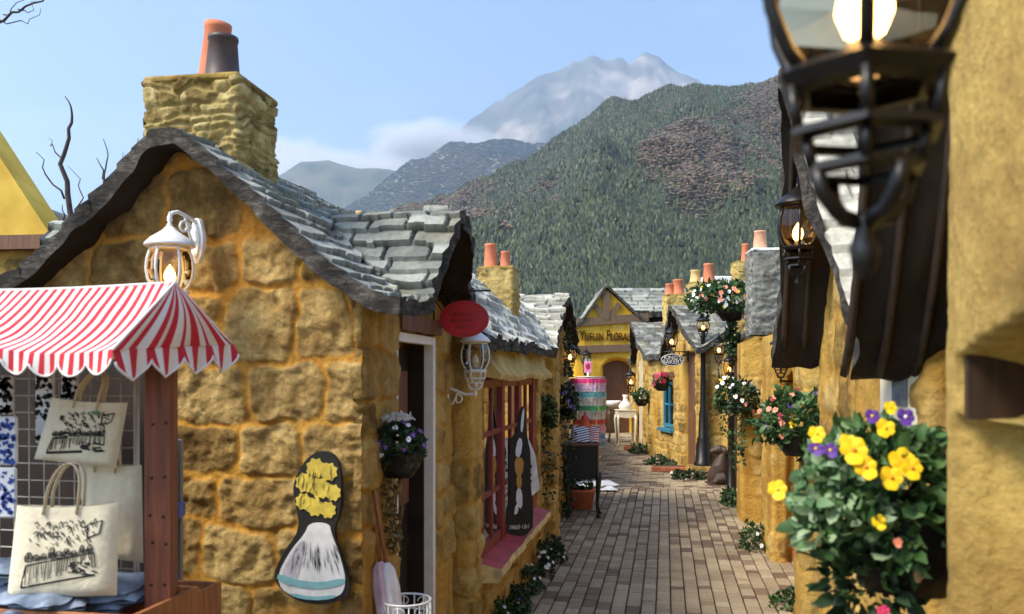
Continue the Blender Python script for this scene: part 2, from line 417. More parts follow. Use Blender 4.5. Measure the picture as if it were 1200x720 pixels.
def roof(name, fr, rf, u0, u1, v0, v1, mat, res=.012, th=.07, dh=.1, sw=(.14, .3), parent=None, seed=3, ragged=.02, slab=.016):
    "u0 may be a function of v: the ragged eave line over the lane"
    nv = max(4, int((v1-v0)/res)); um = min(u0(v) for v in np.linspace(v0, v1, 20)) if callable(u0) else u0
    nu = max(4, int((u1-um)/res)); v = np.linspace(v0, v1, nv); t = np.linspace(0, 1, nu)
    ue = np.array([u0(q) for q in v]) if callable(u0) else np.full(nv, u0)
    ue = ue+ragged*noise(v*9, 0*v, 0, seed)+ragged*.6*noise(v*30, 0*v, 3, seed)
    U = ue[:, None]+t[None, :]*(u1-ue)[:, None]; V = np.repeat(v[:, None], nu, 1)
    V = V+ragged*(1-(np.arange(nv)/(nv-1))[:, None])**8*noise(U*9, 0*U, 1, seed+2)
    Z = rf.z(U, V)
    if rf.c is None: crs = np.zeros(U.shape, bool)
    else: crs = rf.c(V) > rf.m(U)
    dist = np.where(crs, rf.gc(V) if rf.c else 0, rf.gm(U)); al = np.where(crs, U, V)
    sideid = np.where(crs, (V > rf.c.ap) if rf.c else 0, (U > rf.m.ap))*2+crs
    dist = dist+.022*fbm(al*5, dist*4, sideid, seed, 3)
    c = dist/dh; row = np.floor(c).astype(int); fr_ = c-row
    rs = np.random.RandomState(seed); off = rs.rand(400)*5; wr = rs.uniform(sw[0], sw[1], 400)
    key = (row*4+sideid) % 400
    q = al/wr[key]+off[key]+.25*noise(al*3, row*7.3, 0, seed); cell = np.floor(q); fq = q-cell
    rnd = _h(cell, row*1.0, sideid*1.0, seed)
    edge = np.minimum(fq, 1-fq)*wr[key]
    gap = np.maximum(1-sstep(.003, .010, edge), 1-sstep(.03, .14, fr_))
    lip = 0*gap               # shade below each slate's lower edge is painted in with the joints
    D = slab*fr_**.8 + slab*.7*(rnd-.5) - slab*.8*(1-sstep(.003, .010, edge)) + .008*fbm(U*7, V*7, Z*7, seed, 4) + .002*noise(U*40, V*40, Z*40, seed+4) + slab*.4*(fq-.5)*(rnd-.3)
    vv = np.arange(nv)/(nv-1)*(v1-v0); D = D*(.45+.55*sstep(0, .16, np.minimum(vv, vv[-1]-vv)))[:, None]
    gz_u = np.gradient(Z, axis=1)/np.maximum(1e-4, np.gradient(U, axis=1)); gz_v = np.gradient(Z, axis=0)/np.maximum(1e-4, np.gradient(V, axis=0))
    gz_u = np.clip(gz_u, -4, 4); gz_v = np.clip(gz_v, -4, 4)
    nl = np.sqrt(1+gz_u**2+gz_v**2)
    def pt(Uq, Vq, Zq):
        x = fr.O[0]+Uq*fr.eu[0]+Vq*fr.es[0]; y = fr.O[1]+Uq*fr.eu[1]+Vq*fr.es[1]
        return np.stack([x, y, Zq], -1).reshape(-1, 3)
    top = pt(U-gz_u/nl*D, V-gz_v/nl*D, Z+D/nl)
    tb = th*(1+.35*fbm(U*6, V*6, 2, seed+6, 3)); tz = tb*np.minimum(nl, 1.6)
    bot = pt(U+.012*noise(U*12, V*12, 0, seed), V+.012*noise(U*12, V*12, 4, seed), Z-tz+.022*fbm(U*9, V*3, 1, seed+3, 4))
    n = nv*nu; I = np.arange(n).reshape(nv, nu)
    def quads(I, flip):
        F = np.stack([I[:-1, :-1], I[1:, :-1], I[1:, 1:], I[:-1, 1:]], -1).reshape(-1, 4)
        return F[:, ::-1] if flip else F
    flipT = fr.inl == 'right'
    F1 = quads(I, flipT); F2 = quads(I+n, not flipT); ed = []
    for line in (I[0], I[-1][::-1], I[:, -1], I[::-1, 0]):
        ed.append(np.stack([line[:-1], line[1:], line[1:]+n, line[:-1]+n], -1))
    F3 = np.concatenate(ed)
    # the rim gets an in-between ring of its own so that it stays crisp
    Vv = np.concatenate([top, bot, top, bot]); F3 = F3+2*n
    # keep only used rim verts
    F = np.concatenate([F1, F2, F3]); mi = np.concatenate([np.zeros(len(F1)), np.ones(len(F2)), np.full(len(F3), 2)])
    used = np.unique(F); rm = np.full(len(Vv), -1); rm[used] = np.arange(len(used))
    A = {'mortar': np.tile(gap.ravel()*.7, 4)[used], 'rnd': np.tile(rnd.ravel(), 4)[used]}
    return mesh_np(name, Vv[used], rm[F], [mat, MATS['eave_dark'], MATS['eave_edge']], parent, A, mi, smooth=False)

# ------------------------------------------------------------------ helpers: plants
def leaves(name, centres, nrm, size, mat, parent=None, seed=0, wide=.5, jitter=.9, loc=None, bright=None):
    "one folded leaf for every point"
    rs = np.random.RandomState(seed); n = len(centres); C = np.asarray(centres, float)
    d = np.asarray(nrm, float)+jitter*rs.normal(size=(n, 3)); d /= np.linalg.norm(d, axis=1)[:, None]+1e-9
    r = rs.normal(size=(n, 3)); sd_ = np.cross(d, r); sd_ /= np.linalg.norm(sd_, axis=1)[:, None]+1e-9
    up = np.cross(sd_, d); L = (size*rs.uniform(.6, 1.35, n))[:, None]; Wd = L*wide
    base = C-d*L*.35; tip = C+d*L*.62-up*L*.20; m1 = C-d*L*.05+up*L*.02; m2 = C+d*L*.32-up*L*.03
    l1 = C-d*L*.10+sd_*Wd*.46+up*L*.10; r1 = C-d*L*.10-sd_*Wd*.46+up*L*.10
    l2 = C+d*L*.28+sd_*Wd*.40+up*L*.04; r2 = C+d*L*.28-sd_*Wd*.40+up*L*.04
    V = np.stack([base, l1, l2, tip, r2, r1, m1, m2], 1).reshape(-1, 3); o = np.arange(n)[:, None]*8
    F = np.concatenate([o+np.array([t]) for t in ([0, 6, 1], [6, 7, 2], [6, 2, 1], [7, 3, 2], [0, 5, 6], [5, 4, 6], [6, 4, 7], [7, 4, 3])])
    rn = rs.rand(n)
    return mesh_np(name, V, F, mat, parent, {'rnd': np.repeat(rn, 8)}, loc=loc)
def ball_pts(n, rx, ry, rz, seed, lump=.25, lo=-1.):
    rs = np.random.RandomState(seed); p = rs.normal(size=(n*2, 3)); p /= np.linalg.norm(p, axis=1)[:, None]
    p = p[p[:, 2] > lo][:n]
    rad = (1+lump*fbm(p[:, 0]*2.2+seed, p[:, 1]*2.2, p[:, 2]*2.2, seed, 3)*2)*rs.uniform(.55, 1.02, len(p))**.6
    q = p*rad[:, None]
    return q*np.array([rx, ry, rz]), p
# ================================================================== materials
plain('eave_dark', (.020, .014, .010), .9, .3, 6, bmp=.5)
def edge_mat():
    "broken slate edge: thin dark and pale layers lying on each other"
    m, nt, bs = newmat('eave_edge'); tc = N(nt, 'TexCoord'); mp = N(nt, 'Mapping'); mp.inputs['Scale'].default_value = (16, 16, 34)
    n = N(nt, 'TexNoise', Scale=1.0, Detail=8.0, Roughness=.7); n2 = N(nt, 'TexNoise', Scale=5.0, Detail=6.0)
    nt.links.new(tc.outputs['Object'], mp.inputs[0]); nt.links.new(mp.outputs[0], n.inputs['Vector']); nt.links.new(tc.outputs['Object'], n2.inputs['Vector'])
    r = ramp(nt, [(.36, (.018, .015, .012)), (.5, (.06, .052, .043)), (.66, (.19, .18, .155))]); nt.links.new(n.outputs[0], r.inputs[0])
    g = ramp(nt, [(.35, (.35, .33, .30)), (.62, (1.1, 1.05, 1))]); nt.links.new(n2.outputs[0], g.inputs[0])
    nt.links.new(mixc(nt, .9, r.outputs[0], g.outputs[0], 'MULTIPLY'), bs.inputs['Base Color']); bs.inputs['Roughness'].default_value = .9
    bump(nt, bs, n.outputs[0], 1.0, .03); MATS['eave_edge'] = m
edge_mat()
M_COT = stone_mat('cottage_stone', (.17, .10, .030), (.35, .225, .075), (.56, .40, .16), (.46, .21, .032), (.64, .35, .065))
M_SIDE = stone_mat('side_stone', (.18, .11, .032), (.38, .25, .08), (.55, .39, .15), (.45, .235, .042), (.62, .38, .09))
M_PLA = stone_mat('golden_plaster', (.21, .13, .038), (.47, .31, .09), (.64, .46, .18), (.45, .25, .048), (.66, .43, .11))
M_NEAR = stone_mat('pale_gold_plaster', (.26, .15, .04), (.48, .31, .09), (.62, .46, .18), (.26, .15, .04), (.62, .45, .14), streak=.45)
M_LEDGE = stone_mat('ledge_stone', (.15, .10, .028), (.40, .30, .11), (.66, .54, .25), (.36, .26, .09), (.62, .50, .22), streak=.35)
M_LEDGE2 = stone_mat('yellow_ledge_stone', (.30, .20, .05), (.55, .40, .13), (.72, .56, .24), (.40, .28, .09), (.66, .5, .2))
M_LEDGE3 = stone_mat('grey_ledge_stone', (.12, .12, .11), (.24, .25, .24), (.38, .38, .34), (.2, .2, .18), (.3, .3, .26))
M_GATE = stone_mat('yellow_plaster', (.7, .38, .04), (.86, .50, .06), (.88, .58, .12), (.80, .44, .04), (.90, .56, .07), streak=.3)
M_SL = slate_mat('slate', (.14, .145, .13), (.25, .26, .225), (.38, .39, .34))
M_SL2 = slate_mat('weathered_slate', (.07, .07, .06), (.18, .18, .155), (.33, .33, .28))
M_SLP = slate_mat('pale_slate', (.28, .27, .22), (.50, .48, .40), (.66, .64, .55))
WOOD_RED = wood('reddish_post_wood', (.20, .058, .024))
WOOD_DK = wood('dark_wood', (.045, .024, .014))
WOOD_MID = wood('door_wood', (.16, .07, .03))
WOOD_BEAM = wood('weathered_beam', (.15, .09, .045))
WOOD_TRAY = wood('tray_wood', (.34, .125, .04))
WHITE = plain('white_paint', (.78, .77, .73), .45, .06, 20, bmp=.03)
CREAM = plain('cream_paint', (.72, .66, .50), .5, .1, 14, bmp=.05)
BLACK = plain('black_iron', (.012, .011, .011), .38, .4, 30, bmp=.1, metal=.3, spec=.5)
WREATH = plain('dark_red_paint', (.20, .018, .022), .45, .25, 9, bmp=.05)
SILL_RED = plain('faded_red_paint', (.42, .055, .06), .55, .2, 9, bmp=.05)
SIGN_RED = plain('sign_red', (.50, .012, .018), .42, .15, 7, bmp=.03)
TERRA = plain('terracotta', (.62, .20, .10), .8, .15, 16, bmp=.1)
TERRA_P = plain('pale_terracotta', (.72, .36, .22), .8, .15, 16, bmp=.1)
POT_YEL = plain('ochre_clay', (.72, .50, .20), .8, .15, 16, bmp=.1)
POT_DK = plain('dark_clay', (.07, .045, .042), .5, .3, 16, bmp=.1)
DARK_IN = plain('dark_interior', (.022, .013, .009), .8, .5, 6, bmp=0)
GLASS = glass_mat('clear_glass'); GLASS_WARM = glass_mat('glow_tint_glass', (1, .88, .66)); GLASS_DK = glass_mat('shop_glass', (.75, .75, .72), 1.2)  # warm glass: lantern glow put into the tint, lit lamps only
BULB = emit_mat('warm_bulb', (1, .56, .19), 5); BULB_HOT = emit_mat('bright_bulb', (1, .60, .24), 9)
BULB_OFF = plain('frosted_bulb', (.8, .7, .5), .4, .1, bmp=0)
LEAF = leaf_mat('leaf_green', (.012, .035, .010), (.04, .095, .022), (.10, .17, .05))
LEAF_DK = leaf_mat('leaf_dark', (.008, .022, .009), (.022, .055, .018), (.05, .10, .035))
LEAF_LT = leaf_mat('leaf_pale', (.05, .12, .04), (.15, .27, .11), (.36, .46, .27))
LEAF_MD = leaf_mat('leaf_fresh', (.02, .06, .014), (.065, .145, .035), (.15, .25, .085))
LEAF_DRY = leaf_mat('leaf_dry', (.06, .045, .015), (.15, .10, .03), (.22, .17, .06))
PET_Y = plain('petal_yellow', (.85, .56, .012), .5, .12, 40, bmp=.05)
PET_O = plain('petal_orange', (.85, .28, .02), .5, .12, 40, bmp=.05)
PET_P = plain('petal_purple', (.10, .035, .24), .5, .3, 40, bmp=.05)
PET_W = plain('petal_white', (.80, .78, .74), .5, .1, 40, bmp=.05)
PET_S = plain('petal_salmon', (.75, .25, .16), .5, .2, 40, bmp=.05)
PET_R = plain('petal_crimson', (.30, .015, .04), .5, .2, 40, bmp=.05)
PET_PK = plain('petal_pink', (.75, .06, .16), .5, .2, 40, bmp=.05)
SOIL = plain('soil', (.06, .042, .028), .95, .4, 20, bmp=.6)

# ================================================================== terrain
def ground():
    m, nt, bs = newmat('meadow_ground')
    tc = N(nt, 'TexCoord'); n = N(nt, 'TexNoise', Scale=.02, Detail=10.0); nt.links.new(tc.outputs['Object'], n.inputs[0])
    r = ramp(nt, [(.35, (.035, .04, .02)), (.65, (.10, .085, .045))]); nt.links.new(n.outputs[0], r.inputs[0])
    nt.links.new(r.outputs[0], bs.inputs['Base Color']); bs.inputs['Roughness'].default_value = .95
    b = MB(); q = 20000; b.add([(-q, -3000, -.06), (q, -3000, -.06), (q, q, -.06), (-q, q, -.06)], [(0, 1, 2, 3)])
    tag(b.build('ground', m), kind='structure')
ground()
def hill(name, prof, Y0, Y1, Y2, px0, px1, nx, ny, mat, rough, seed, spur=0.):
    px = np.linspace(px0, px1, nx); Y = np.concatenate([np.linspace(Y0, Y1, ny), np.linspace(Y1, Y2, ny//4)[1:]])
    yy = np.interp(px, [p[0] for p in prof], [p[1] for p in prof])
    zr = (440-yy)/1000*Y1+H
    PX, YY = np.meshgrid(px, Y, indexing='ij'); t = np.clip((YY-Y0)/(Y1-Y0), 0, 1); b = np.clip((YY-Y1)/(Y2-Y1), 0, 1)
    X = (PX-600)/1000*YY
    g = t**1.15*(1-.8*b)
    nzv = fbm(X/(Y1*.13)+seed, YY/(Y1*.13), 0, seed, 6); rid = 1-np.abs(fbm(X/(Y1*.10), YY/(Y1*.4), 3, seed+5, 5))*2
    Z = zr[:, None]*g + Y1*rough*(nzv+spur*(rid-.6))*np.minimum(t, 1-t*.75)*2*(t > 0) - 8*(t <= 0)
    V = np.stack([X, YY, Z], -1).reshape(-1, 3); I = np.arange(V.shape[0]).reshape(PX.shape)
    F = np.stack([I[:-1, :-1], I[1:, :-1], I[1:, 1:], I[:-1, 1:]], -1).reshape(-1, 4)
    o = mesh_np(name, V, F, mat); tag(o, kind='structure')
    def at(pxq, Yq):
        fi = (pxq-px0)/(px1-px0)*(nx-1); fj = np.interp(Yq, Y, np.arange(len(Y)))
        i = np.clip(fi.astype(int), 0, nx-2); j = np.clip(fj.astype(int), 0, len(Y)-2); a = fi-i; c = fj-j
        return Z[i, j]*(1-a)*(1-c)+Z[i+1, j]*a*(1-c)+Z[i, j+1]*(1-a)*c+Z[i+1, j+1]*a*c
    return at
def terrain_mat(name, c1, c2, c3, sc):
    m, nt, bs = newmat(name)
    tc = N(nt, 'TexCoord'); n = N(nt, 'TexNoise', Scale=sc, Detail=12.0, Roughness=.62); nt.links.new(tc.outputs['Object'], n.inputs[0])
    r = ramp(nt, [(.36, c1), (.5, c2), (.62, c3)]); nt.links.new(n.outputs[0], r.inputs[0]); nt.links.new(r.outputs[0], bs.inputs['Base Color'])
    bs.inputs['Roughness'].default_value = .95; bs.inputs['Specular IOR Level'].default_value = .1
    return m
near_prof = [(-400, 330), (100, 345), (330, 320), (420, 285), (480, 262), (520, 246), (580, 216), (640, 183), (665, 168), (720, 134), (770, 118), (830, 117), (872, 117), (905, 108), (940, 99), (1010, 92), (1100, 96), (1250, 120), (1600, 200)]
mid_prof = [(-400, 330), (100, 300), (250, 285), (340, 268), (390, 247), (430, 226), (470, 198), (520, 173), (545, 161), (580, 156), (640, 161), (700, 166), (800, 200), (1000, 260)]
left_prof = [(-600, 330), (100, 285), (240, 252), (300, 218), (330, 200), (350, 186), (385, 180), (410, 190), (450, 200), (520, 215), (700, 260)]
far_prof = [(0, 330), (200, 290), (330, 240), (400, 205), (440, 187), (500, 152), (555, 135), (585, 113), (605, 103), (632, 90), (660, 84), (680, 74), (692, 66), (703, 69), (715, 75), (728, 74), (738, 80), (748, 72), (757, 66), (772, 71), (790, 84), (812, 97), (835, 108), (900, 130), (1000, 170), (1200, 260)]
hn = hill('forested_hill', near_prof, 620, 1800, 3000, -150, 1500, 330, 120, terrain_mat('hill_soil', (.02, .03, .012), (.05, .05, .025), (.12, .08, .05), .012), .05, 4, .8)
hm = hill('middle_hill', mid_prof, 3600, 6400, 8000, -200, 1000, 300, 90, terrain_mat('hill_scrub', (.08, .09, .045), (.14, .135, .07), (.21, .19, .11), .003), .03, 11, .8)
hl = hill('left_hill', left_prof, 5600, 7600, 9000, -400, 700, 200, 60, terrain_mat('hill_blue', (.05, .065, .045), (.09, .10, .07), (.14, .13, .09), .004), .02, 15, .6)
hf = hill('mountain_peak', far_prof, 7000, 11500, 14000, -200, 1300, 420, 130, terrain_mat('mountain_grass', (.06, .075, .06), (.13, .13, .11), (.34, .30, .25), .0012), .03, 23, 1.4)
def forest(name, at, n, pxr, Yr, hgt, rad, mat_g, mat_b, seed, brown, conif=True):
    rs = np.random.RandomState(seed); px = rs.uniform(*pxr, n); Y = np.sqrt(rs.uniform(Yr[0]**2, Yr[1]**2, n))
    z = at(px, Y); X = (px-600)/1000*Y; py = 440-(z-H)/Y*1000
    bm = brown(px, py, X, Y); hh = rs.uniform(*hgt, n); rr = rs.uniform(*rad, n)
    for nm, sel, mt, rnd_ in ((name+'_conifers', ~bm, mat_g, not conif), (name+'_bare_trees', bm, mat_b, True)):
        k = int(sel.sum())
        if k == 0: continue
        x, y, zz, h, r = X[sel], Y[sel], z[sel], hh[sel], rr[sel]
        th = np.linspace(0, 2*np.pi, 6)[:5]; 
        if not rnd_:
            ring = [(1.0, .12), (.80, .52)]; tipz = 1.0
        else:
            ring = [(.75, .25), (1.05, .6)]; tipz = .95; r = r*1.5; h = h*.75
        vs = []
        for rk, zk in ring:
            for q in th:
                jit = rs.uniform(.65, 1.3, k)
                vs.append(np.stack([x+r*rk*jit*np.cos(q+rk*2), y+r*rk*jit*np.sin(q+rk*2), zz+h*(zk+rs.uniform(-.06, .06, k))], -1))
        vs.append(np.stack([x+rs.uniform(-.3, .3, k)*r, y, zz+h*tipz], -1))
        V = np.stack(vs, 1).reshape(-1, 3); o = np.arange(k)[:, None]*11
        F = []
        for j in range(5):
            a, b = j, (j+1) % 5
            F += [o+np.array([[a, b, 5+b]]), o+np.array([[a, 5+b, 5+a]]), o+np.array([[5+a, 5+b, 10]])]
        ob = mesh_np(nm, V, np.concatenate(F), mt, None, {'rnd': np.repeat(rs.rand(k), 11)}, smooth=False)
        tag(ob, kind='stuff')
def brown_near(px, py, X, Y):
    q = fbm(X/90., Y/160., 0, 31, 4)
    e = ((px-815)/72.)**2+((py-195)/66.)**2 + 1.1*q
    m = (np.random.RandomState(6).rand(len(px)) < .92*(1-sstep(.45, 1.25, e))) & (px > 720+ .25*(265-py)+40*fbm(X/60., Y/90., 2, 47, 3))
    rr = np.random.RandomState(8).rand(len(px))
    up = (rr < .8*sstep(845, 905, px+60*fbm(X/80., Y/120., 0, 38, 4))) & (py < 215) & (fbm(X/70., Y/110., 0, 37, 4) > -.16)
    spur = (rr < .9*(1-sstep(535, 610, px+70*fbm(X/70., Y/120., 0, 45, 4)))) & (py < 262) & (fbm(X/60., Y/90., 0, 41, 3) > -.12)
    mixd = fbm(X/40., Y/60., 9, 43, 3) > .42
    return m | up | spur | mixd & (np.random.RandomState(5).rand(len(px)) < .7)
fm_g = leaf_mat('conifer_green', (.013, .022, .005), (.030, .044, .009), (.078, .085, .020), .0)
fm_b = leaf_mat('bare_crowns', (.065, .042, .022), (.115, .074, .04), (.17, .12, .065), .0)
fm_m = leaf_mat('scrub_crowns', (.05, .065, .028), (.10, .11, .05), (.19, .175, .09), .0)
fm_t = leaf_mat('tan_crowns', (.09, .075, .04), (.17, .13, .075), (.26, .20, .12), .0)
forest('forest', hn, 95000, (380, 1000), (630, 1830), (6, 12), (1.9, 3.3), fm_g, fm_b, 7, brown_near)
forest('far_forest', hm, 36000, (280, 740), (3800, 6450), (9, 18), (6, 11), fm_m, fm_t, 9, lambda px, py, X, Y: fbm(X/300., Y/440., 0, 51, 4) > .12, conif=False)
def haze():
    m = bpy.data.materials.new('haze_air'); m.use_nodes = True; nt = m.node_tree
    for n in list(nt.nodes):
        if n.type == 'BSDF_PRINCIPLED': nt.nodes.remove(n)
    v = N(nt, 'VolumePrincipled'); v.inputs['Color'].default_value = (.66, .80, 1, 1); v.inputs['Density'].default_value = HAZE_D
    v.inputs['Anisotropy'].default_value = .5
    nt.links.new(v.outputs[0], nt.nodes['Material Output'].inputs['Volume'])
    b = MB(); b.box((0, 7000, 2200-1.1), (30000, 18000, 4400)); o = b.build('haze', m); tag(o, kind='stuff')
def cloud(px, py, Y, rx, ry, rz, dens, seed):
    m = bpy.data.materials.new('cloud_vapour'); m.use_nodes = True; nt = m.node_tree
    for n in list(nt.nodes):
        if n.type == 'BSDF_PRINCIPLED': nt.nodes.remove(n)
    tc = N(nt, 'TexCoord'); ln = N(nt, 'VectorMath', operation='LENGTH'); nt.links.new(tc.outputs['Object'], ln.inputs[0])
    mp = N(nt, 'Mapping'); mp.inputs['Location'].default_value = (seed*3.1, seed*1.7, 0); mp.inputs['Scale'].default_value = (1.7, 1.4, 1.0); nt.links.new(tc.outputs['Object'], mp.inputs[0])
    nz = N(nt, 'TexNoise', Scale=1.5, Detail=5.0, Roughness=.6); nt.links.new(mp.outputs[0], nz.inputs['Vector'])
    r = N(nt, 'MapRange'); r.inputs['From Min'].default_value = 1.0; r.inputs['From Max'].default_value = .15; nt.links.new(ln.outputs['Value'], r.inputs[0])
    ad = N(nt, 'Math', operation='ADD'); nt.links.new(r.outputs[0], ad.inputs[0]); nt.links.new(nz.outputs[0], ad.inputs[1])
    r2 = N(nt, 'MapRange'); r2.inputs['From Min'].default_value = .72; r2.inputs['From Max'].default_value = 1.25; r2.inputs['To Max'].default_value = dens; nt.links.new(ad.outputs[0], r2.inputs[0])
    v = N(nt, 'VolumePrincipled'); v.inputs['Color'].default_value = (1, 1, 1, 1); v.inputs['Anisotropy'].default_value = .2; nt.links.new(r2.outputs[0], v.inputs['Density'])
    nt.links.new(v.outputs[0], nt.nodes['Material Output'].inputs['Volume'])
    b = MB(); b.lathe([(math.sin(t), -math.cos(t)) for t in np.linspace(.001, math.pi-.001, 13)], 20)
    o = b.build('cloud', m); o.location = W(px, py, Y); o.scale = (rx, ry, rz); tag(o, kind='stuff')
cloud(400, 215, 8700, 1300, 600, 420, 9e-3, 1); cloud(505, 172, 9300, 1000, 450, 380, 8e-3, 2); cloud(335, 205, 9600, 1000, 500, 520, 9e-3, 3)
HAZE_D = .75e-4

# ================================================================== paving
def paving():
    rs = random.Random(8); d = np.array((.177, .984)); e = np.array((.984, -.177)); V = []; F = []; rn = []
    def brick(c, ax, l, wd, tone, dz):
        ay = np.array((-ax[1], ax[0])); g = .0045; b = .006; base = len(V)
        for (z, k) in ((-.04, 0), (-b, 0), (0, b)):
            for sx, sy in ((-1, -1), (1, -1), (1, 1), (-1, 1)):
                p = c+ax*sx*(l/2-g-k)+ay*sy*(wd/2-g-k); V.append((p[0], p[1], z+dz*(1 if z > -.03 else 0)))
        for k in (0, 4):
            for j in range(4): F.append((base+k+j, base+k+(j+1) % 4, base+k+4+(j+1) % 4, base+k+4+j))
        F.append((base+8, base+9, base+10, base+11)); rn.extend([tone]*12)
    O = np.array((-.2, 3.0)); wd = .102
    for i in range(-11, 38):                       # long bricks running down the lane
        s = rs.uniform(0, .2)-.2
        while s < 9.3:
            l = rs.choice([.2, .2, .1, .1, .15]); band = int((s+.1)/2.35) != int((s+l+.1)/2.35)
            c = O+e*(i*wd)+d*(s+l/2)
            cl = fbm(np.array(i*.13), np.array(s*.5), 0, 3, 3)
            edge = (1 if i < 1 or i > 24 else 0)*.25
            t = .78+rs.uniform(-.16, .2); dark = rs.random() < .32+edge+.5*float(cl)
            brick(c, d, l, wd, (t-.29 if dark else t), rs.uniform(-.003, .003)); s += l
    s = 9.35; k = 0
    while s < 22:                                  # further on they lie across it
        for i in range(-8, 16):
            c = O+e*(i*.2+(k % 2)*.1)+d*(s+.05)
            dark = rs.random() < .3; t = .72+rs.uniform(-.15, .2)
            brick(c, e, .2, .1, (t-.45 if dark else t), rs.uniform(-.003, .003))
        s += .1; k += 1
    m, nt, bs = newmat('paving_brick')
    ar = N(nt, 'Attribute', attribute_name='rnd'); tc = N(nt, 'TexCoord'); n = N(nt, 'TexNoise', Scale=30.0, Detail=8.0, Roughness=.7); n2 = N(nt, 'TexNoise', Scale=1.4, Detail=5.0)
    for q in (n, n2): nt.links.new(tc.outputs['Object'], q.inputs[0])
    r = ramp(nt, [(.1, (.12, .072, .043)), (.40, (.20, .13, .078)), (.64, (.38, .29, .18)), (1, (.52, .42, .27))]); nt.links.new(ar.outputs['Fac'], r.inputs[0])
    g = ramp(nt, [(.3, (.6, .58, .55)), (.65, (1, 1, 1))]); nt.links.new(n.outputs[0], g.inputs[0])
    g2 = ramp(nt, [(.35, (.62, .6, .58)), (.6, (1, 1, 1))]); nt.links.new(n2.outputs[0], g2.inputs[0])
    c = mixc(nt, .8, r.outputs[0], g.outputs[0], 'MULTIPLY'); c = mixc(nt, .7, c, g2.outputs[0], 'MULTIPLY')
    nt.links.new(c, bs.inputs['Base Color']); bs.inputs['Roughness'].default_value = .75; bump(nt, bs, n.outputs[0], .4, .004)
    o = mesh_np('paving', V, F, m, None, {'rnd': rn}, smooth=False); tag(o, kind='structure')
    b = MB(); b.add([(-8, -1, -.022), (9, -1, -.022), (9, 30, -.022), (-8, 30, -.022)], [(0, 1, 2, 3)])
    tag(b.build('soil_bed', plain('joint_sand', (.085, .06, .04), .95, .3, 25, bmp=.4)), kind='structure')
paving()

# ================================================================== cottages
def cottage(label, loc):
    return empty('stone_cottage', (0, 0, 0), 0, label, 'cottage', 'stone cottages along the lane')
def pot(par, x, y, z, r, h, mat, tilt=(0, 0), n=20):
    b = MB(); b.lathe([(r*.7, 0), (r*1.05, 0), (r*1.05, h*.1), (r, h*.14), (r*.82, h*.9), (r*.88, h*.92), (r*.88, h), (r*.72, h), (r*.7, h*.5)], n)
    return b.build('chimney_pot', mat, par, (x, y, z), (tilt[0], tilt[1], 0))
def chimney(par, cx, cy, wx, wy, z0, z1, yaw, mat, pots, seed=1, style='ledge', res=.012):
    c, s = math.cos(yaw), math.sin(yaw)
    cor = [(-wx/2, -wy/2), (wx/2, -wy/2), (wx/2, wy/2), (-wx/2, wy/2)]
    P = [(cx+a*c-b*s, cy+a*s+b*c) for a, b in cor]
    o = wall('chimney', P, z0, lambda x, y: z1, 'right', style, mat, res=res, parent=par, seed=seed, close=True, fil=.018)
    # the cement cap
    b = MB(); M = Matrix.Translation((cx, cy, z1)) @ Matrix.Rotation(yaw, 4, 'Z')
    b.box((0, 0, .0), (wx+.02, wy+.02, .035), M=M, bev=.012); b.build('cap', M_LEDGE2 if mat is not M_LEDGE3 else WHITE, o)
    for (dx, dy, r, h, mt, tilt) in pots:
        pot(o, cx+dx*c-dy*s, cy+dx*s+dy*c, z1+.012, r, h, mt, tilt)
    return o
FL = Frame((-.578, 3.3), (.177, .984), 'left')
yawL = math.atan2(.984, .177)-math.pi/2

# ---- first cottage on the left
c1 = cottage('nearest left cottage, wide orange-jointed stone gable and tall square chimney behind the stall', None)
mainL = [(-.32, 1.865), (-.2, 1.875), (-.09, 1.90), (.04, 1.99), (.17, 2.10), (.31, 2.235), (.45, 2.345), (.59, 2.47), (.68, 2.54), (.75, 2.555), (.82, 2.53), (.95, 2.42), (1.07, 2.29), (1.25, 2.14), (1.43, 2.0), (1.62, 1.9), (1.8, 1.86)]
crossL = [(-.6, 1.6), (.08, 1.80), (.24, 1.91), (.38, 2.06), (.50, 2.25), (.58, 2.345), (.62, 2.36), (.68, 2.33), (.85, 2.2), (1.0, 2.09), (1.15, 2.02), (1.4, 1.9), (2, 1.6)]
r1 = Roof(mainL, crossL, .07)
def e1(v): return float(np.interp(v, [-.3, -.1, .15, .4, .6, .8, 1.1, 1.5], [-.20, -.2, -.20, -.23, -.27, -.25, -.18, -.16]))
p = [FL.xy(1.75, 0), FL.xy(0, 0), FL.xy(0, 1.43), FL.xy(.5, 1.45)]
topL = lambda rf, fr, dz=.05: (lambda x, y: float(rf.z(*fr.uv(x, y)))-dz)
OPEN_DOOR = (FL.xy(0, .43), FL.xy(0, 1.01), -.2, 1.79, .14)
# the wall is built in two faces so that the gable and the lane side have their own stonework
wall('wall', p[:2], -.05, topL(r1, FL), 'right', 'cottage', M_COT, res=.008, parent=c1, seed=21, fil=.02)
wall('side_wall', [FL.xy(.03, .004)]+p[1:], -.05, topL(r1, FL), 'right', 'golden', M_SIDE, [OPEN_DOOR], res=.012, parent=c1, seed=5, fil=.03)
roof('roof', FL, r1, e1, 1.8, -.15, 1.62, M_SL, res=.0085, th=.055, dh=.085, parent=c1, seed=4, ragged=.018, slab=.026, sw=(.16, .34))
ch = FL.xy(.785, .28)
chimney(c1, ch[0], ch[1], .41, .37, 2.15, 2.83, yawL+.02, M_LEDGE, [(-.02, .03, .066, .30, TERRA, (0, R(5))), (.075, -.06, .072, .20, POT_DK, (0, R(1)))], seed=12, res=.0065)
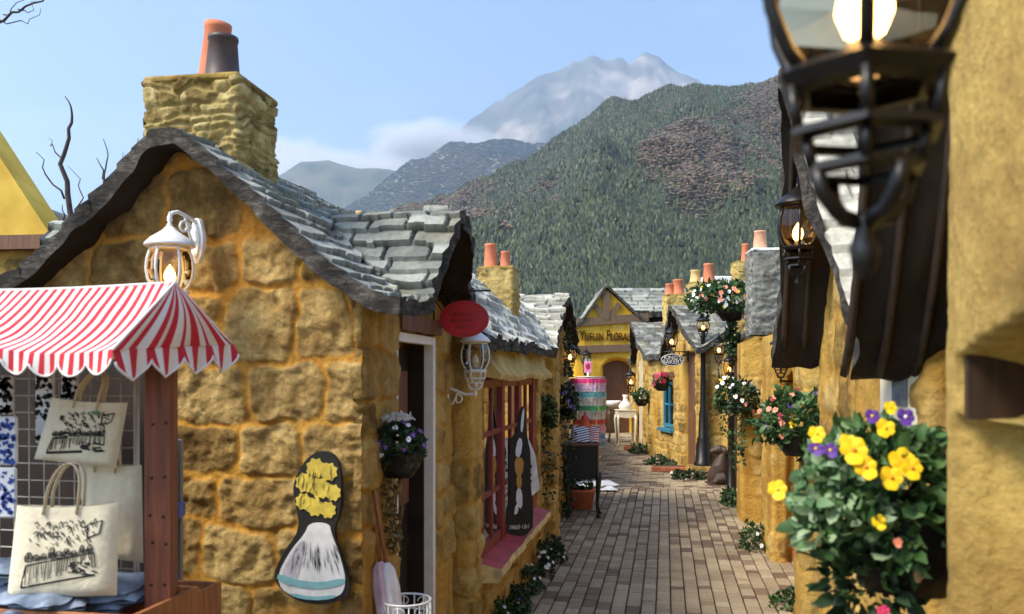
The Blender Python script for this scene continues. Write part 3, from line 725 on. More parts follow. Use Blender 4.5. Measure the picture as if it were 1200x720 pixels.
# ---- second cottage: red shop window, chimney, cross gable further on
c2 = cottage('second left cottage with the tall red-framed shop window under a yellow plaster hood', None)
mainL2 = [(-.4, 1.70), (-.22, 1.80), (-.1, 1.90), (.1, 2.14), (.3, 2.32), (.5, 2.46), (.62, 2.5), (.75, 2.46), (1.1, 2.2), (1.6, 1.85)]
crossL2 = [(2.5, 1.2), (4.25, 1.76), (4.55, 1.85), (4.9, 1.99), (5.35, 2.24), (5.75, 2.43), (5.9, 2.46), (6.05, 2.43), (6.6, 2.15), (7.2, 1.9), (8, 1.5)]
r2 = Roof(mainL2, crossL2, .06)
p2 = [FL.xy(.3, 1.44), FL.xy(-.1, 1.46), FL.xy(-.1, 4.02), FL.xy(.0, 4.06), FL.xy(0, 5.0), FL.xy(-.09, 5.02), FL.xy(-.09, 5.4), FL.xy(0, 5.45), FL.xy(0, 7.1), FL.xy(.9, 7.15)]
wall('wall', p2, -.05, topL(r2, FL, .06), 'right', 'golden', M_PLA, [(FL.xy(-.1, 1.74), FL.xy(-.1, 3.86), .47, 1.585, .10)], res=.017, parent=c2, seed=9)
roof('roof', FL, r2, lambda v: float(np.interp(v, [1.2, 4, 4.6, 5.9, 7.1, 7.5], [-.22, -.22, -.16, -.15, -.13, -.12])), 1.6, 1.36, 7.4, M_SLP, res=.022, th=.045, dh=.10, parent=c2, seed=8, slab=.028, sw=(.15, .36))
chx = W(585, 340, 6.9); chimney(c2, chx[0], chx[1], .27, .27, 2.0, 2.45, yawL, M_LEDGE2, [(-.07, 0, .055, .20, TERRA, (0, 0)), (.05, 0, .042, .135, TERRA, (0, 0))], seed=3)
# hood over the window
b = MB(); n = 40
rsd = random.Random(2)
for i in range(n):
    v = 1.66+(3.95-1.66)*i/(n-1)
    for (u, z) in ((-.11, 1.84), (-.13, 1.76), (-.17, 1.66), (-.225, 1.60), (-.215, 1.572), (-.10, 1.588)):
        x, y = FL.xy(u+rsd.uniform(-.004, .004), v); b.v.append((x, y, z+rsd.uniform(-.005, .005)+.008*math.sin(v*5)))
for i in range(n-1):
    for j in range(5): b.f.append((i*6+j, i*6+j+1, i*6+j+7, i*6+j+6)); b.m.append(0); b.sm.append(j < 3)
b.f += [tuple(range(6))[::-1], tuple((n-1)*6+j for j in range(6))]; b.m += [0, 0]; b.sm += [False, False]
b.build('window_hood', plain('hood_plaster', (.52, .38, .13), .9, .25, 9, bmp=.4), c2)
# ---- a third row end beyond it, mostly hidden
c3 = cottage('far left cottage wall hidden behind the spinning display rack', None)
FL3 = Frame((.54, 11.6), (.08, .996), 'left')
r3 = Roof([(-.4, 1.6), (0, 1.8), (.7, 2.2), (1.4, 1.8), (1.8, 1.6)])
wall('wall', [FL3.xy(1.2, 0), FL3.xy(0, 0), FL3.xy(0, 9.5), FL3.xy(.6, 9.5)], -.05, topL(r3, FL3, .06), 'right', 'golden', M_PLA, res=.04, parent=c3, seed=14)
roof('roof', FL3, r3, -.2, 1.6, -.2, 9.6, M_SL2, res=.04, parent=c3, seed=18)
# ---- chimney pots peeping over the first roof: a cottage one row back
c4 = cottage('cottage one row back on the left, only its two small clay pots showing', None)
FB = Frame((-1.75, 7.6), (.177, .984), 'left')
rb = Roof([(-.9, 1.75), (0, 2.45), (.9, 1.75)])
wall('wall', [FB.xy(.75, 0), FB.xy(-.75, 0), FB.xy(-.75, 2.5), FB.xy(.75, 2.5)], -.05, topL(rb, FB, .05), 'right', 'golden', M_PLA, res=.04, parent=c4, seed=33, close=True)
roof('roof', FB, rb, -.9, .9, -.15, 2.65, M_SL2, res=.03, parent=c4, seed=34)
q = W(417, 262, 8.2); chimney(c4, q[0], q[1], .32, .3, 2.2, q[2]-.06, 0, M_LEDGE2, [(-.07, 0, .05, .15, TERRA, (0, 0)), (.05, 0, .06, .16, POT_YEL, (0, 0))], seed=44, res=.02)

# ---- yellow gabled house at the far left edge
hy = empty('yellow_house', (0, 0, 0), 0, 'yellow plastered gable over a stone wall at the left edge of the picture', 'house')
Y0 = 6.4
a_, b_ = W(68, 278, Y0), W(-35, 110, Y0)
rl = Roof([(-3.2, a_[2]), (-2.35, b_[2]+.32), (-1.5, a_[2])])
FH = Frame((a_[0]-.05, Y0), (0.12, 1), 'left')
wall('wall', [FH.xy(3.0, 0), FH.xy(.0, 0), FH.xy(0, 2.6)], -.05, lambda x, y: a_[2]-.1, 'right', 'golden', M_SIDE, res=.03, parent=hy, seed=61)
b = MB(); P0 = FH.xy(-.03, -.04); hh = b_[2]+.25
def fhp(u, v, z): x, y = FH.xy(u, v); return (x, y, z)
b.add([fhp(-.02, -.03, a_[2]), fhp(1.5, -.03, a_[2]), fhp(1.5, -.03, a_[2]+2.2), fhp(-.02, .22, a_[2]), fhp(1.5, .22, a_[2]), fhp(1.5, .22, a_[2]+2.2)], [(0, 1, 2)[::-1], (3, 4, 5), (0, 3, 5, 2)])
b.build('gable', plain('gable_yellow', (.72, .44, .05), .85, .28, 3, bmp=.4, col2=(.85, .58, .10)), hy)
b = MB(); b.add([fhp(u, v, z) for u in (-.06, 1.6) for v in (-.10, .05) for z in (a_[2]-.10, a_[2]+.005)], [(0, 1, 3, 2), (4, 6, 7, 5), (0, 4, 5, 1), (2, 3, 7, 6), (0, 2, 6, 4), (1, 5, 7, 3)])
b.build('eave_beam', WOOD_MID, hy)
# dark roof behind it
hd = empty('dark_roofed_house', (0, 0, 0), 0, 'low grey-roofed house half hidden between the yellow gable and the bare tree', 'house')
b = MB(); Yd = 9.5; A, B = W(15, 235, Yd), W(105, 275, Yd)
b.add([(A[0]-.6, Yd, A[2]), (A[0]+.15, Yd, A[2]), (B[0]+.4, Yd, B[2]-.1), (A[0]-.6, Yd, B[2]-.1), (A[0]-.6, Yd+2.5, A[2]), (A[0]+.15, Yd+2.5, A[2]), (B[0]+.4, Yd+2.5, B[2]-.1), (A[0]-.6, Yd+2.5, B[2]-.1)],
      [(0, 1, 2, 3)[::-1], (4, 5, 6, 7), (0, 4, 5, 1)[::-1], (1, 5, 6, 2)[::-1], (0, 3, 7, 4), (3, 2, 6, 7)])
b.build('roof', plain('grey_roof', (.09, .095, .10), .8, .3, 5), hd)
b = MB(); b.box(((A[0]-.3+B[0]+.3)/2, Yd+1.25, (B[2]-.1)/2-.03), (B[0]-A[0]+.6, 2.3, B[2]-.1)); b.build('wall', M_PLA, hd)

# ================================================================== right side cottages
I_ = Frame((0, 0), (0, 1), 'right')
# ---- near wall at the right edge
k1 = cottage('nearest right cottage, pale gold plaster corner with a dark arched niche', None)
pn = [(.36, -.35), (.427, 0), (.585, .8), (.705, 1.38), (.73, 1.42), (1.2, 1.47)]
wall('wall', pn, -.05, lambda x, y: 2.75, 'left', 'near', M_NEAR, [((.44, .1), (.697, 1.335), -.2, 1.53, .10, .0), ((.45, .15), (.692, 1.315), 1.54, 1.678, .32, .06)], res=.011, parent=k1, seed=71)
b = MB(); b.box((.866, 1.302, 1.606), (.345, .012, .146)); b.build('niche_shade_board', WOOD_DK, k1)  # dark board added to stand for the deep shade inside the niche
b = MB()
for x0, y0, x1, y1 in ((.50, -.36, 1.25, 1.45),):
    b.box(((x0+x1)/2, (y0+y1)/2, 2.78), (x1-x0, y1-y0, .08), bev=.02)
b.build('roof', M_SL2, k1)
# ---- dark verge (A)
k2 = cottage('second right cottage, only the broad dark underside of its roof end hanging over the lane', None)
FA = Frame((1.02, 1.9), (.165, .986), 'right')
rA = Roof([(-.6, 1.6), (0, 1.66), (1.2, 2.6)], [(-.5, 3.4), (-.16, 3.0), (-.05, 2.55), (.05, 2.25), (.16, 1.98), (.28, 1.78), (.44, 1.64), (.6, 1.5)], .02)
wall('wall', [(1.3, 1.6), (1.0, 1.62), (1.06, 2.05), (1.4, 2.2)], -.05, topL(rA, FA, .1), 'left', 'plaster', M_PLA, res=.016, parent=k2, seed=73)
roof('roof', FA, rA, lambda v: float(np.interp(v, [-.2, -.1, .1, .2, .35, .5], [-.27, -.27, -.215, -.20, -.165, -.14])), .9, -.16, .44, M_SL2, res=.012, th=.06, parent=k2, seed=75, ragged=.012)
# ---- cross gable with the pale slates (B)
k3 = cottage('third right cottage, steep gable with pale slates and a long dark eave', None)
FBq = Frame((1.12, 2.6), (.165, .986), 'right')
rB = Roof([(-.5, 1.55), (0, 1.70), (1.0, 2.6), (1.6, 2.9)], [(-.6, 1.3), (-.12, 1.73), (0, 1.92), (.15, 2.22), (.3, 2.52), (.42, 2.72), (.5, 2.66), (.62, 2.4), (.75, 2.08), (.86, 1.85), (.97, 1.72), (1.1, 1.6)], .03)
wall('wall', [(1.5, 2.15), (1.07, 2.2), (1.12, 2.6), (1.275, 3.55), (1.7, 3.6)], -.05, topL(rB, FBq, .08), 'left', 'plaster', M_PLA, res=.014, parent=k3, seed=77)
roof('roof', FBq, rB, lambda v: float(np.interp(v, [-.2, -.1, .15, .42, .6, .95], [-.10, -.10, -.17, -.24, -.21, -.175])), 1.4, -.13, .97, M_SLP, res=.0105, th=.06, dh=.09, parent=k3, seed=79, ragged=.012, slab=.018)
RAFT = wood('rafter_wood', (.034, .021, .013))
for (kk, fr, rf, us, v0, v1) in ((k2, FA, rA, (-.21, -.12, -.03), -.13, .37), (k3, FBq, rB, (-.17, -.09, -.01), .5, .89)):
    for u in us:
        bb_ = MB(); bb_.tube([(*fr.xy(u+.04*(v-v0), v), float(rf.z(u+.04*(v-v0), v))-.10) for v in np.linspace(v0, v1, 14)], .013, 4); bb_.build('rafter', RAFT, kk)
# ---- piers further on
k4 = cottage('fourth right cottage, plain golden wall and pier behind the hanging basket with salmon flowers', None)
rC = Roof([(-.8, 1.62), (0, 1.92), (1.2, 2.5), (1.8, 2.6)])
FC = Frame((1.5, 4.3), (.25, .97), 'right')
wall('wall', [(2.4, 4.2), (1.9, 4.22), (1.47, 4.3), (1.56, 4.72), (2.1, 4.8), (2.5, 7.2), (2.9, 7.2)], -.05, lambda x, y: 1.80, 'left', 'plaster', M_PLA, res=.018, parent=k4, seed=81)
roof('roof', FC, rC, -.02, 1.6, -.1, 2.9, M_SL2, res=.03, parent=k4, seed=82)
k5 = cottage('fifth right cottage with two rounded golden piers and a grey stone chimney', None)
FD = Frame((2.35, 7.3), (.13, .99), 'right')
rD = Roof([(-.5, 1.95), (-.1, 2.02), (.3, 2.25), (.9, 2.62), (1.5, 2.3), (2, 2.0)])
wall('wall', [(3.2, 7.2), (2.55, 7.26), (2.23, 7.3), (2.33, 7.95), (2.72, 8.1), (2.84, 9.22), (2.50, 9.3), (2.60, 9.85), (3.0, 9.95), (3.1, 11)], -.05, topL(rD, FD, .07), 'left', 'plaster', M_PLA,
     [((2.545, 7.26), (2.36, 7.285), -.2, 1.66, .05, .12)], res=.02, parent=k5, seed=83)
roof('roof', FD, rD, lambda v: float(np.interp(v, [-.2, 1, 2.0, 2.8], [-.12, .1, .1, .05])), 1.9, -.15, 3.6, M_SL2, res=.025, parent=k5, seed=85)
q = W(899, 345, 8.4); chimney(k5, q[0]+.05, q[1]+.2, .34, .34, 2.0, H+(440-292)/1000*8.4, -.1, M_LEDGE3, [(-.07, -.05, .068, .19, TERRA_P, (0, 0))], seed=87, res=.016)
k6 = cottage('sixth right cottage, dark brown door wall behind the lamp cluster', None)
FE = Frame((3.1, 10.2), (.06, 1), 'right')
rE = Roof([(-.5, 1.9), (0, 2.1), (.9, 2.7), (1.8, 2.1)])
wall('wall', [(3.4, 10.0), (3.08, 10.2), (3.2, 13.0), (3.8, 13.1)], -.05, topL(rE, FE, .07), 'left', 'plaster', M_PLA, [((3.10, 10.6), (3.17, 12.4), -.2, 2.0, .1)], res=.03, parent=k6, seed=89)
roof('roof', FE, rE, -.12, 1.7, -.1, 3.0, M_SL2, res=.03, parent=k6, seed=90)
q = W(871, 330, 11.5); chimney(k6, q[0], q[1], .26, .26, 2.1, H+(440-309)/1000*11.5, 0, M_LEDGE2, [(.03, 0, .058, .25, TERRA, (0, 0))], seed=91, res=.02)
b = MB(); b.prism([(10.62, 0), (12.38, 0), (12.38, 1.97), (10.62, 1.97)], 0, .05, 'yz', M=Matrix.Translation((3.19, 0, 0)) @ Matrix.Shear('YZ', 4, (0, 0))); b.build('door', WOOD_DK, k6)
# ---- bakery
k7 = cottage('bakery cottage with the blue window and brown door beside the tall lamp post', None)
FK = Frame((3.05, 13.8), (-.083, .9965), 'right')
rK = Roof([(-.5, 1.85), (-.1, 2.0), (.4, 2.35), (.9, 2.55), (1.6, 2.0)], [(-.9, 1.6), (-.25, 2.02), (.1, 2.2), (.6, 2.62), (.85, 2.80), (1.0, 2.80), (1.25, 2.6), (1.7, 2.25), (2.1, 2.02), (2.6, 1.7)], .05)
wall('wall', [(3.7, 13.7), (3.05, 13.8), FK.xy(0, 3.5), (3.3, 17.45)], -.05, topL(rK, FK, .07), 'left', 'golden', M_PLA,
     [(FK.xy(0, 1.62), FK.xy(0, 2.42), .62, 1.50, .08), (FK.xy(0, .3), FK.xy(0, .95), -.2, 1.98, .12)], res=.022, parent=k7, seed=93)
roof('roof', FK, rK, lambda v: float(np.interp(v, [-.3, .9, 2.2, 3.6], [-.12, -.26, -.12, -.1])), 1.6, -.2, 3.55, M_SL2, res=.025, parent=k7, seed=95, th=.09)
q = W(823, 350, 15.8); chimney(k7, q[0], q[1], .5, .5, 2.2, H+(440-333)/1000*15.8, 0, M_LEDGE2, [(-.13, 0, .10, .24, POT_YEL, (0, 0)), (.12, 0, .11, .36, TERRA, (0, 0))], seed=97, res=.03)
b = MB(); 
def strip(b, fr, v0, v1, z0, z1, u0, u1, mi=0, bev=.006):
    "box on a wall given in the wall's own frame"
    vs = [(*fr.xy(u, v), z) for u in (u0, u1) for v in (v0, v1) for z in (z0, z1)]
    b.add(vs, [(0, 1, 3, 2), (4, 6, 7, 5), (0, 4, 5, 1), (2, 3, 7, 6), (0, 2, 6, 4), (1, 5, 7, 3)], mi)
BLUE = plain('blue_paint', (.04, .20, .30), .5, .15, 10, bmp=.05)
wb = MB()
strip(wb, FK, 1.64, 1.70, .64, 1.48, .02, .07); strip(wb, FK, 2.34, 2.40, .64, 1.48, .02, .07)
strip(wb, FK, 1.70, 2.34, .64, .70, .02, .07); strip(wb, FK, 1.70, 2.34, 1.42, 1.48, .02, .07)
strip(wb, FK, 2.0, 2.04, .70, 1.42, .025, .065); strip(wb, FK, 1.70, 2.0, 1.04, 1.08, .03, .06); strip(wb, FK, 2.04, 2.34, 1.04, 1.08, .03, .06)
wn = wb.build('window', BLUE, k7); wb = MB(); strip(wb, FK, 1.7, 2.34, .7, 1.42, .052, .056); wb.build('pane', GLASS_DK, wn)
wb = MB(); strip(wb, FK, 1.58, 2.46, .56, .62, -.08, .05); wb.build('sill', BLUE, wn)
wb = MB(); strip(wb, FK, .32, .93, 0, 1.95, .07, .11); wb.build('door', WOOD_MID, k7)
wb = MB(); strip(wb, FK, 1.5, 2.5, 1.56, 1.66, -.03, .03); wb.build('lintel', WOOD_MID, k7)
# ---- cottage beyond the bakery
k8 = cottage('farthest right cottage with a dark pointed gable, next to the yellow timbered gatehouse', None)
FM = Frame((2.80, 17.7), (.045, 1), 'right')
rM = Roof([(-.5, 1.85), (-.1, 2.0), (.4, 2.3), (.9, 2.5), (1.6, 2.0)], [(-.8, 1.6), (-.2, 2.04), (.3, 2.28), (.9, 2.68), (1.15, 2.78), (1.35, 2.74), (1.8, 2.35), (2.3, 2.0), (3, 1.7)], .05)
wall('wall', [(3.4, 17.6), (2.8, 17.7), (2.95, 21), (3.6, 21.1)], -.05, topL(rM, FM, .07), 'left', 'golden', M_PLA, res=.035, parent=k8, seed=103)
roof('roof', FM, rM, lambda v: float(np.interp(v, [-.3, 1.15, 2.4, 3.6], [-.10, -.26, -.1, -.1])), 1.6, -.2, 3.3, M_SL2, res=.03, parent=k8, seed=105, th=.1)
q = W(792, 360, 18.6); chimney(k8, q[0], q[1], .5, .5, 2.2, H+(440-347)/1000*18.6, 0, M_LEDGE2, [(-.14, 0, .10, .25, TERRA, (0, 0)), (.05, 0, .13, .34, TERRA, (0, 0))], seed=107, res=.035)
for fr, zz in ((FM, 0),):
    wb = MB(); strip(wb, fr, .75, .84, 0, 1.9, -.07, .01); wb.build('drainpipe', CREAM, k8)

# ---- gatehouse
g = empty('gatehouse', (0, 0, 0), 0, 'yellow timbered gatehouse with a lettered gable and an open passage closing the lane', 'gatehouse')
GY = 23.4
def gx(px): return (px-602)/1000*GY
def gz(py): return H+(440-py)/1000*GY
ex, ax_, rx = gx(673), gx(712), gx(757)
rG = Roof([(ex-.2, gz(392)), (ex+.3, gz(372)), (ax_, gz(334)), (rx-.2, gz(368)), (rx+.2, gz(384))])
FG = Frame((0, GY), (0, 1), 'right')
wall('wall', [(ex+.05, GY+1.6), (ex+.05, GY), (5.2, GY)], -.05, lambda x, y: float(rG.z(min(max(x, ex), rx), 0))-.1 if x < rx-.1 else gz(380), 'right', 'plaster', M_GATE,
     [((gx(708), GY), (gx(744), GY), -.2, gz(421), .5, .18)], res=.05, parent=g, seed=111, fil=.05)
roof('roof', FG, rG, ex-.18, rx+.2, -.16, 2.0, M_SL, res=.035, th=.055, dh=.2, sw=(.3, .7), parent=g, seed=113, slab=.035)
FW = Frame((gx(722), GY+.5), (1, 0), 'left')
rW = Roof([(-.9, gz(379)), (-.3, gz(362)), (.75, gz(332)), (1.6, gz(380))])
roof('wing_roof', FW, rW, -.42, 1.5, 0, 2.2, M_SL, res=.035, th=.1, dh=.2, sw=(.3, .7), parent=g, seed=117, slab=.035)
b = MB(); fy = GY-.05
def beam(p, q, wd, d=.06):
    p = Vector((p[0], fy, p[1])); q = Vector((q[0], fy, q[1])); t = (q-p).normalized(); nn = Vector((-t.z, 0, t.x))*wd/2
    vs = [p+nn, p-nn, q-nn, q+nn]; b.add([v+Vector((0, -d, 0)) for v in vs]+[v+Vector((0, .03, 0)) for v in vs], [(0, 1, 2, 3), (7, 6, 5, 4)]+[(i, 4+i, 4+(i+1) % 4, (i+1) % 4) for i in range(4)])
    o = MB(); o.v, o.f, o.m, o.sm = list(b.v), list(b.f), list(b.m), list(b.sm); b.v, b.f, b.m, b.sm = [], [], [], []
    o.build('timber_beam', WOOD_BEAM, g)
beam((ex-.05, gz(379)), (rx+.1, gz(372)), .22); beam((ax_, gz(375)), (ax_, gz(343)), .20, .07)
beam((gx(699), gz(358)), (gx(709), gz(373)), .13, .05); beam((gx(727), gz(356)), (gx(716), gz(374)), .13, .05)
beam((ex-.05, gz(410)), (5.1, gz(406)), .20);
LET = plain('letter_brown', (.035, .012, .006), .8, .2, spec=.1)
text_mesh('lettering', 'Yufuin Floral Village', .40, LET, g, Matrix.Translation((gx(681), GY-.07, gz(394))) @ Matrix.Scale(.60, 4, (1, 0, 0)) @ Matrix.Rotation(R(90), 4, 'X'), .03, .74, 'LEFT')
b = MB(); b.box((gx(726), GY+.47, 1.0), (1.2, .04, 2.1)); b.build('passage_door', WOOD_MID, g)
# white flat building behind the bakery
b = MB(); A = W(835, 331, 26); hb = empty('white_building', (0, 0, 0), 0, 'plain white flat-topped building far behind the bakery chimney pots', 'building')
b.box((A[0]+.7, 26.8, A[2]/2+.1), (1.9, 1.4, A[2]+.2), bev=.02); b.build('wall', WHITE, hb)
b = MB(); b.box((A[0]+.1, 26.08, A[2]+.02), (.5, .05, .12)); b.build('window', BLACK, hb)
haze()
# ================================================================== fittings that belong to the cottages
# open doorway of the first cottage
b = MB(); strip(b, FL, .975, 1.02, 0, 1.79, -.012, .035); strip(b, FL, .43, .974, 1.75, 1.79, -.010, .035); strip(b, FL, .425, .45, 0, 1.749, .0, .035)
b.build('door_frame', WHITE, c1)
b = MB(); strip(b, FL, .45, .965, 0, 1.735, .115, .13); strip(b, FL, .955, .974, 0, 1.745, .034, .114); dr = b.build('door', DARK_IN, c1)  # dark panels painted in for the unlit room behind the open doorway
b = MB()
for (v0, v1, z0, z1) in ((.52, .9, 1.2, 1.26), (.55, .86, 1.42, 1.62), (.54, .88, .98, 1.16), (.56, .84, 1.3, 1.37)): strip(b, FL, v0, v1, z0, z1, .085, .112)
b.build('display_frame', wood('display_wood', (.16, .05, .025)), dr)
b = MB(); strip(b, FL, .40, 1.06, 1.80, 1.87, -.035, .02); b.build('lintel', WOOD_MID, c1)
# red shop window of the second cottage
b = MB(); ZL, ZH = .52, 1.575
for v0, v1 in ((1.745, 1.81), (2.37, 2.47), (3.03, 3.13), (3.70, 3.855)): strip(b, FL, v0, v1, ZL, ZH, -.095, -.068)
segs = ((1.81, 2.37), (2.47, 3.03), (3.13, 3.70))
for v0, v1 in segs:
    strip(b, FL, v0, v1, ZL, ZL+.07, -.090, -.070); strip(b, FL, v0, v1, ZH-.05, ZH, -.090, -.070)
    m_ = (v0+v1)/2; strip(b, FL, m_-.02, m_+.02, ZL+.07, ZH-.05, -.088, -.071)
    for zc in (.87, 1.24):
        strip(b, FL, v0, m_-.02, zc-.015, zc+.015, -.087, -.072); strip(b, FL, m_+.02, v1, zc-.015, zc+.015, -.087, -.072)
wnd = b.build('shop_window', WREATH, c2)
b = MB()
for v0, v1 in segs: strip(b, FL, v0-.01, v1+.01, ZL+.01, ZH-.01, -.077, -.075)
b.build('pane', GLASS_DK, wnd)
CURT = plain('grey_curtain', (.42, .38, .34), .9, .35, 18, bmp=.3)
b = MB(); rs = random.Random(5)
for v0, v1 in segs:
    for (a, c) in ((v0, v0+.2), (v1-.22, v1)):
        n = 14
        for i in range(n+1):
            v = a+(c-a)*i/n; u = -.055+.010*math.sin(i*1.9)
            for z in (ZL, ZH): b.v.append((*FL.xy(u, v), z))
        o = len(b.v)-2*(n+1)
        for i in range(n): b.f.append((o+2*i, o+2*i+2, o+2*i+3, o+2*i+1)); b.m.append(0); b.sm.append(True)
b.build('curtain', CURT, wnd)
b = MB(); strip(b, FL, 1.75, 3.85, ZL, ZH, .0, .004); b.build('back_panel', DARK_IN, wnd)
b = MB(); n = 36; rs = random.Random(4)
for i in range(n+1):
    v = 1.66+(3.82-1.66)*i/n; w_ = .006*rs.uniform(-1, 1)
    for (u, z) in ((-.09, .52), (-.22+w_, .485), (-.232+w_, .45+w_), (-.205+w_, .41+w_), (-.09, .40)): b.v.append((*FL.xy(u, v), z))
for i in range(n):
    for j in range(4):
        b.f.append((i*5+j, i*5+j+1, i*5+j+6, i*5+j+5)); b.m.append(0 if j == 0 else 1); b.sm.append(False)
b.f += [(0, 1, 2, 3, 4)[::-1], tuple(n*5+j for j in range(5))]; b.m += [1, 1]; b.sm += [False, False]
b.build('window_sill', [SILL_RED, plain('sill_edge', (.62, .46, .20), .9, .3, 12, bmp=.6)], c2)

# ================================================================== lanterns
def lantern(root, col, mount='arm', reach=.2, lit=True, bulb=None, drop=0.0):
    "carriage lamp: bulbous ribbed glass, hat, pierced gallery; its wall is towards local +x, glass 0.18 across"
    b = MB()
    gp = [(.058, 0), (.074, .02), (.090, .055), (.096, .095), (.092, .14), (.078, .185)]; nS = 6; rot = Matrix.Rotation(.3, 4, 'Z')
    b.lathe(gp, nS, M=rot, smooth=False); b.build('glass', GLASS_WARM if lit else GLASS, root)
    b = MB()
    for k in range(6):
        a = math.pi/3*k+.3; b.tube([((r+.002)*math.cos(a), (r+.002)*math.sin(a), z) for r, z in gp], .0065, 6)
    def band(pr): b.lathe(pr, nS, M=rot, smooth=False)
    band([(.055, -.018), (.076, -.016), (.084, -.004), (.070, .006), (.055, .006)])
    band([(.070, .18), (.086, .182), (.089, .19), (.070, .194)])
    # pierced gallery under the glass
    for k in range(6):
        a = math.pi/3*k+.3; b.tube([(.072*math.cos(a), .072*math.sin(a), -.014), (.066*math.cos(a), .066*math.sin(a), -.056)], .006, 5); b.tube([(.058*math.cos(a), .058*math.sin(a), -.062), (.052*math.cos(a), .052*math.sin(a), -.088)], .0055, 5)
    band([(.056, -.062), (.073, -.059), (.072, -.052), (.056, -.053)])
    band([(.044, -.094), (.057, -.091), (.056, -.084), (.044, -.085)])
    for k in range(4):
        a = math.pi/2*k+.4; b.tube([(.050*math.cos(a), .050*math.sin(a), -.09), (.046*math.cos(a), .046*math.sin(a), -.110), (.028*math.cos(a), .028*math.sin(a), -.130), (0, 0, -.138)], .0075, 6)
    b.lathe([(.003, -.19), (.011, -.178), (.014, -.16), (.007, -.145), (.012, -.135), (.004, -.125)], 10)
    b.build('cage', col, root)
    b = MB()
    b.lathe([(.004, .285), (.018, .282), (.030, .268), (.052, .252), (.082, .232), (.106, .206), (.108, .198), (.100, .193), (.07, .196)], 24)
    b.lathe([(.012, .28), (.014, .292), (.007, .30), (.013, .312), (.011, .325), (.002, .35)], 10)
    b.build('cap', col, root)
    b = MB(); b.lathe([(.016, .0), (.016, .028), (.011, .032)], 10); b.build('candle', WHITE, root)
    b = MB(); b.lathe([(.003, .028), (.018, .038), (.026, .058), (.022, .082), (.009, .104), (.001, .116)], 12); b.build('bulb', (bulb or BULB) if lit else BULB_OFF, root)
    if mount == 'arm':
        b = MB(); x = reach
        b.tube([(0, 0, -.120), (0, 0, -.15), (.01, 0, -.165), (x*.35, 0, -.17), (x*.6, 0, -.15), (x*.85, 0, -.13), (x, 0, -.125)], .011, 8)
        sp = [(x*.62+.045*math.cos(t)*(1-t/9), 0, -.205+.045*math.sin(t)*(1-t/9)) for t in np.linspace(1.2, 7.0, 18)]
        b.tube(sp, .006, 6); b.tube([(x, 0, -.23), (x*.8, 0, -.235), (x*.62, 0, -.16)], .006, 6)
        b.build('arm', col, root)
    elif mount == 'hang':
        b = MB(); x = reach; z = .345
        b.tube([(0, 0, .325), (.012, 0, z), (.04, 0, z+.01), (x*.6, 0, z), (x, 0, z-.02)], .009, 8)
        sp = [(x*.55+.035*math.cos(t)*(1-t/9), 0, z-.055+.035*math.sin(t)*(1-t/9)) for t in np.linspace(0, 6.2, 16)]
        b.tube(sp, .006, 6); b.tube([(x, 0, z-.13), (x*.8, 0, z-.10), (x*.55, 0, z)], .006, 6)
        b.build('arm', col, root)
    if mount in ('arm', 'hang'):
        zc = -.13 if mount == 'arm' else .24
        b = MB(); pl = []
        for k in range(24):
            t = 2*math.pi*k/24; pl.append((.042*math.cos(t)*(1+.12*math.cos(4*t)), zc+.115*math.sin(t)*(1+.10*math.cos(2*t))))
        b.prism(pl, reach, reach+.018, 'yz'); b.prism([(y*.65, zc+(z-zc)*.75) for y, z in pl], reach-.010, reach+.002, 'yz')
        b.build('backplate', col, root)
    return root
GL = 'wall lamps on the cottages'
def wall_lamp(pos, yaw, s, col, label, mount, reach, lit=True, bulb=None):
    r_ = empty('wall_lamp', pos, yaw, label, 'lamp', GL); r_.scale = (s, s, s)
    return lantern(r_, col, mount, reach/s, lit, bulb)
toL = math.atan2(.177, -.984)
wall_lamp(W(199, 341, 3.24), math.atan2(.15, .09), .86, WHITE, 'white carriage lamp on the stone gable just above the striped canopy', 'hang', .12, True)
wall_lamp(W(557, 434, 4.58), toL, .77, WHITE, 'white carriage lamp on a scrolled arm beside the red oval sign', 'arm', .155, False)
wall_lamp(W(1013, 88, .79), R(-8), 1.0, BLACK, 'large black lamp close by at the top right, its bulb glowing', 'hang', .255, True, BULB_HOT)
wall_lamp(W(935, 290, 3.22), 0, .80, BLACK, 'lit black lamp hanging in front of the long dark eave with pale slates', 'hang', .15, True)
wall_lamp(W(915, 427, 6.9), 0, .82, BLACK, 'lit black wall lamp above the basket with salmon flowers', 'arm', .27, True)
wall_lamp(W(787, 406, 14.55), 0, 1.15, BLACK, 'lit black lantern over the oval bakery sign', 'arm', .27, True)
wall_lamp(W(668, 424, 9.75), toL, .75, BLACK, 'small black lamp at the end of the second left cottage, over the trailing ivy', 'arm', .14, True)
wall_lamp(W(687, 427, 23.1), R(90), 1.35, BLACK, 'black lamp on the yellow gatehouse wall above the display rack', 'arm', .25, False)
wall_lamp(W(739, 452, 20.0), 0, 1.25, BLACK, 'black lamp beside the gatehouse passage on the corner of the farthest right cottage', 'arm', .12, True)
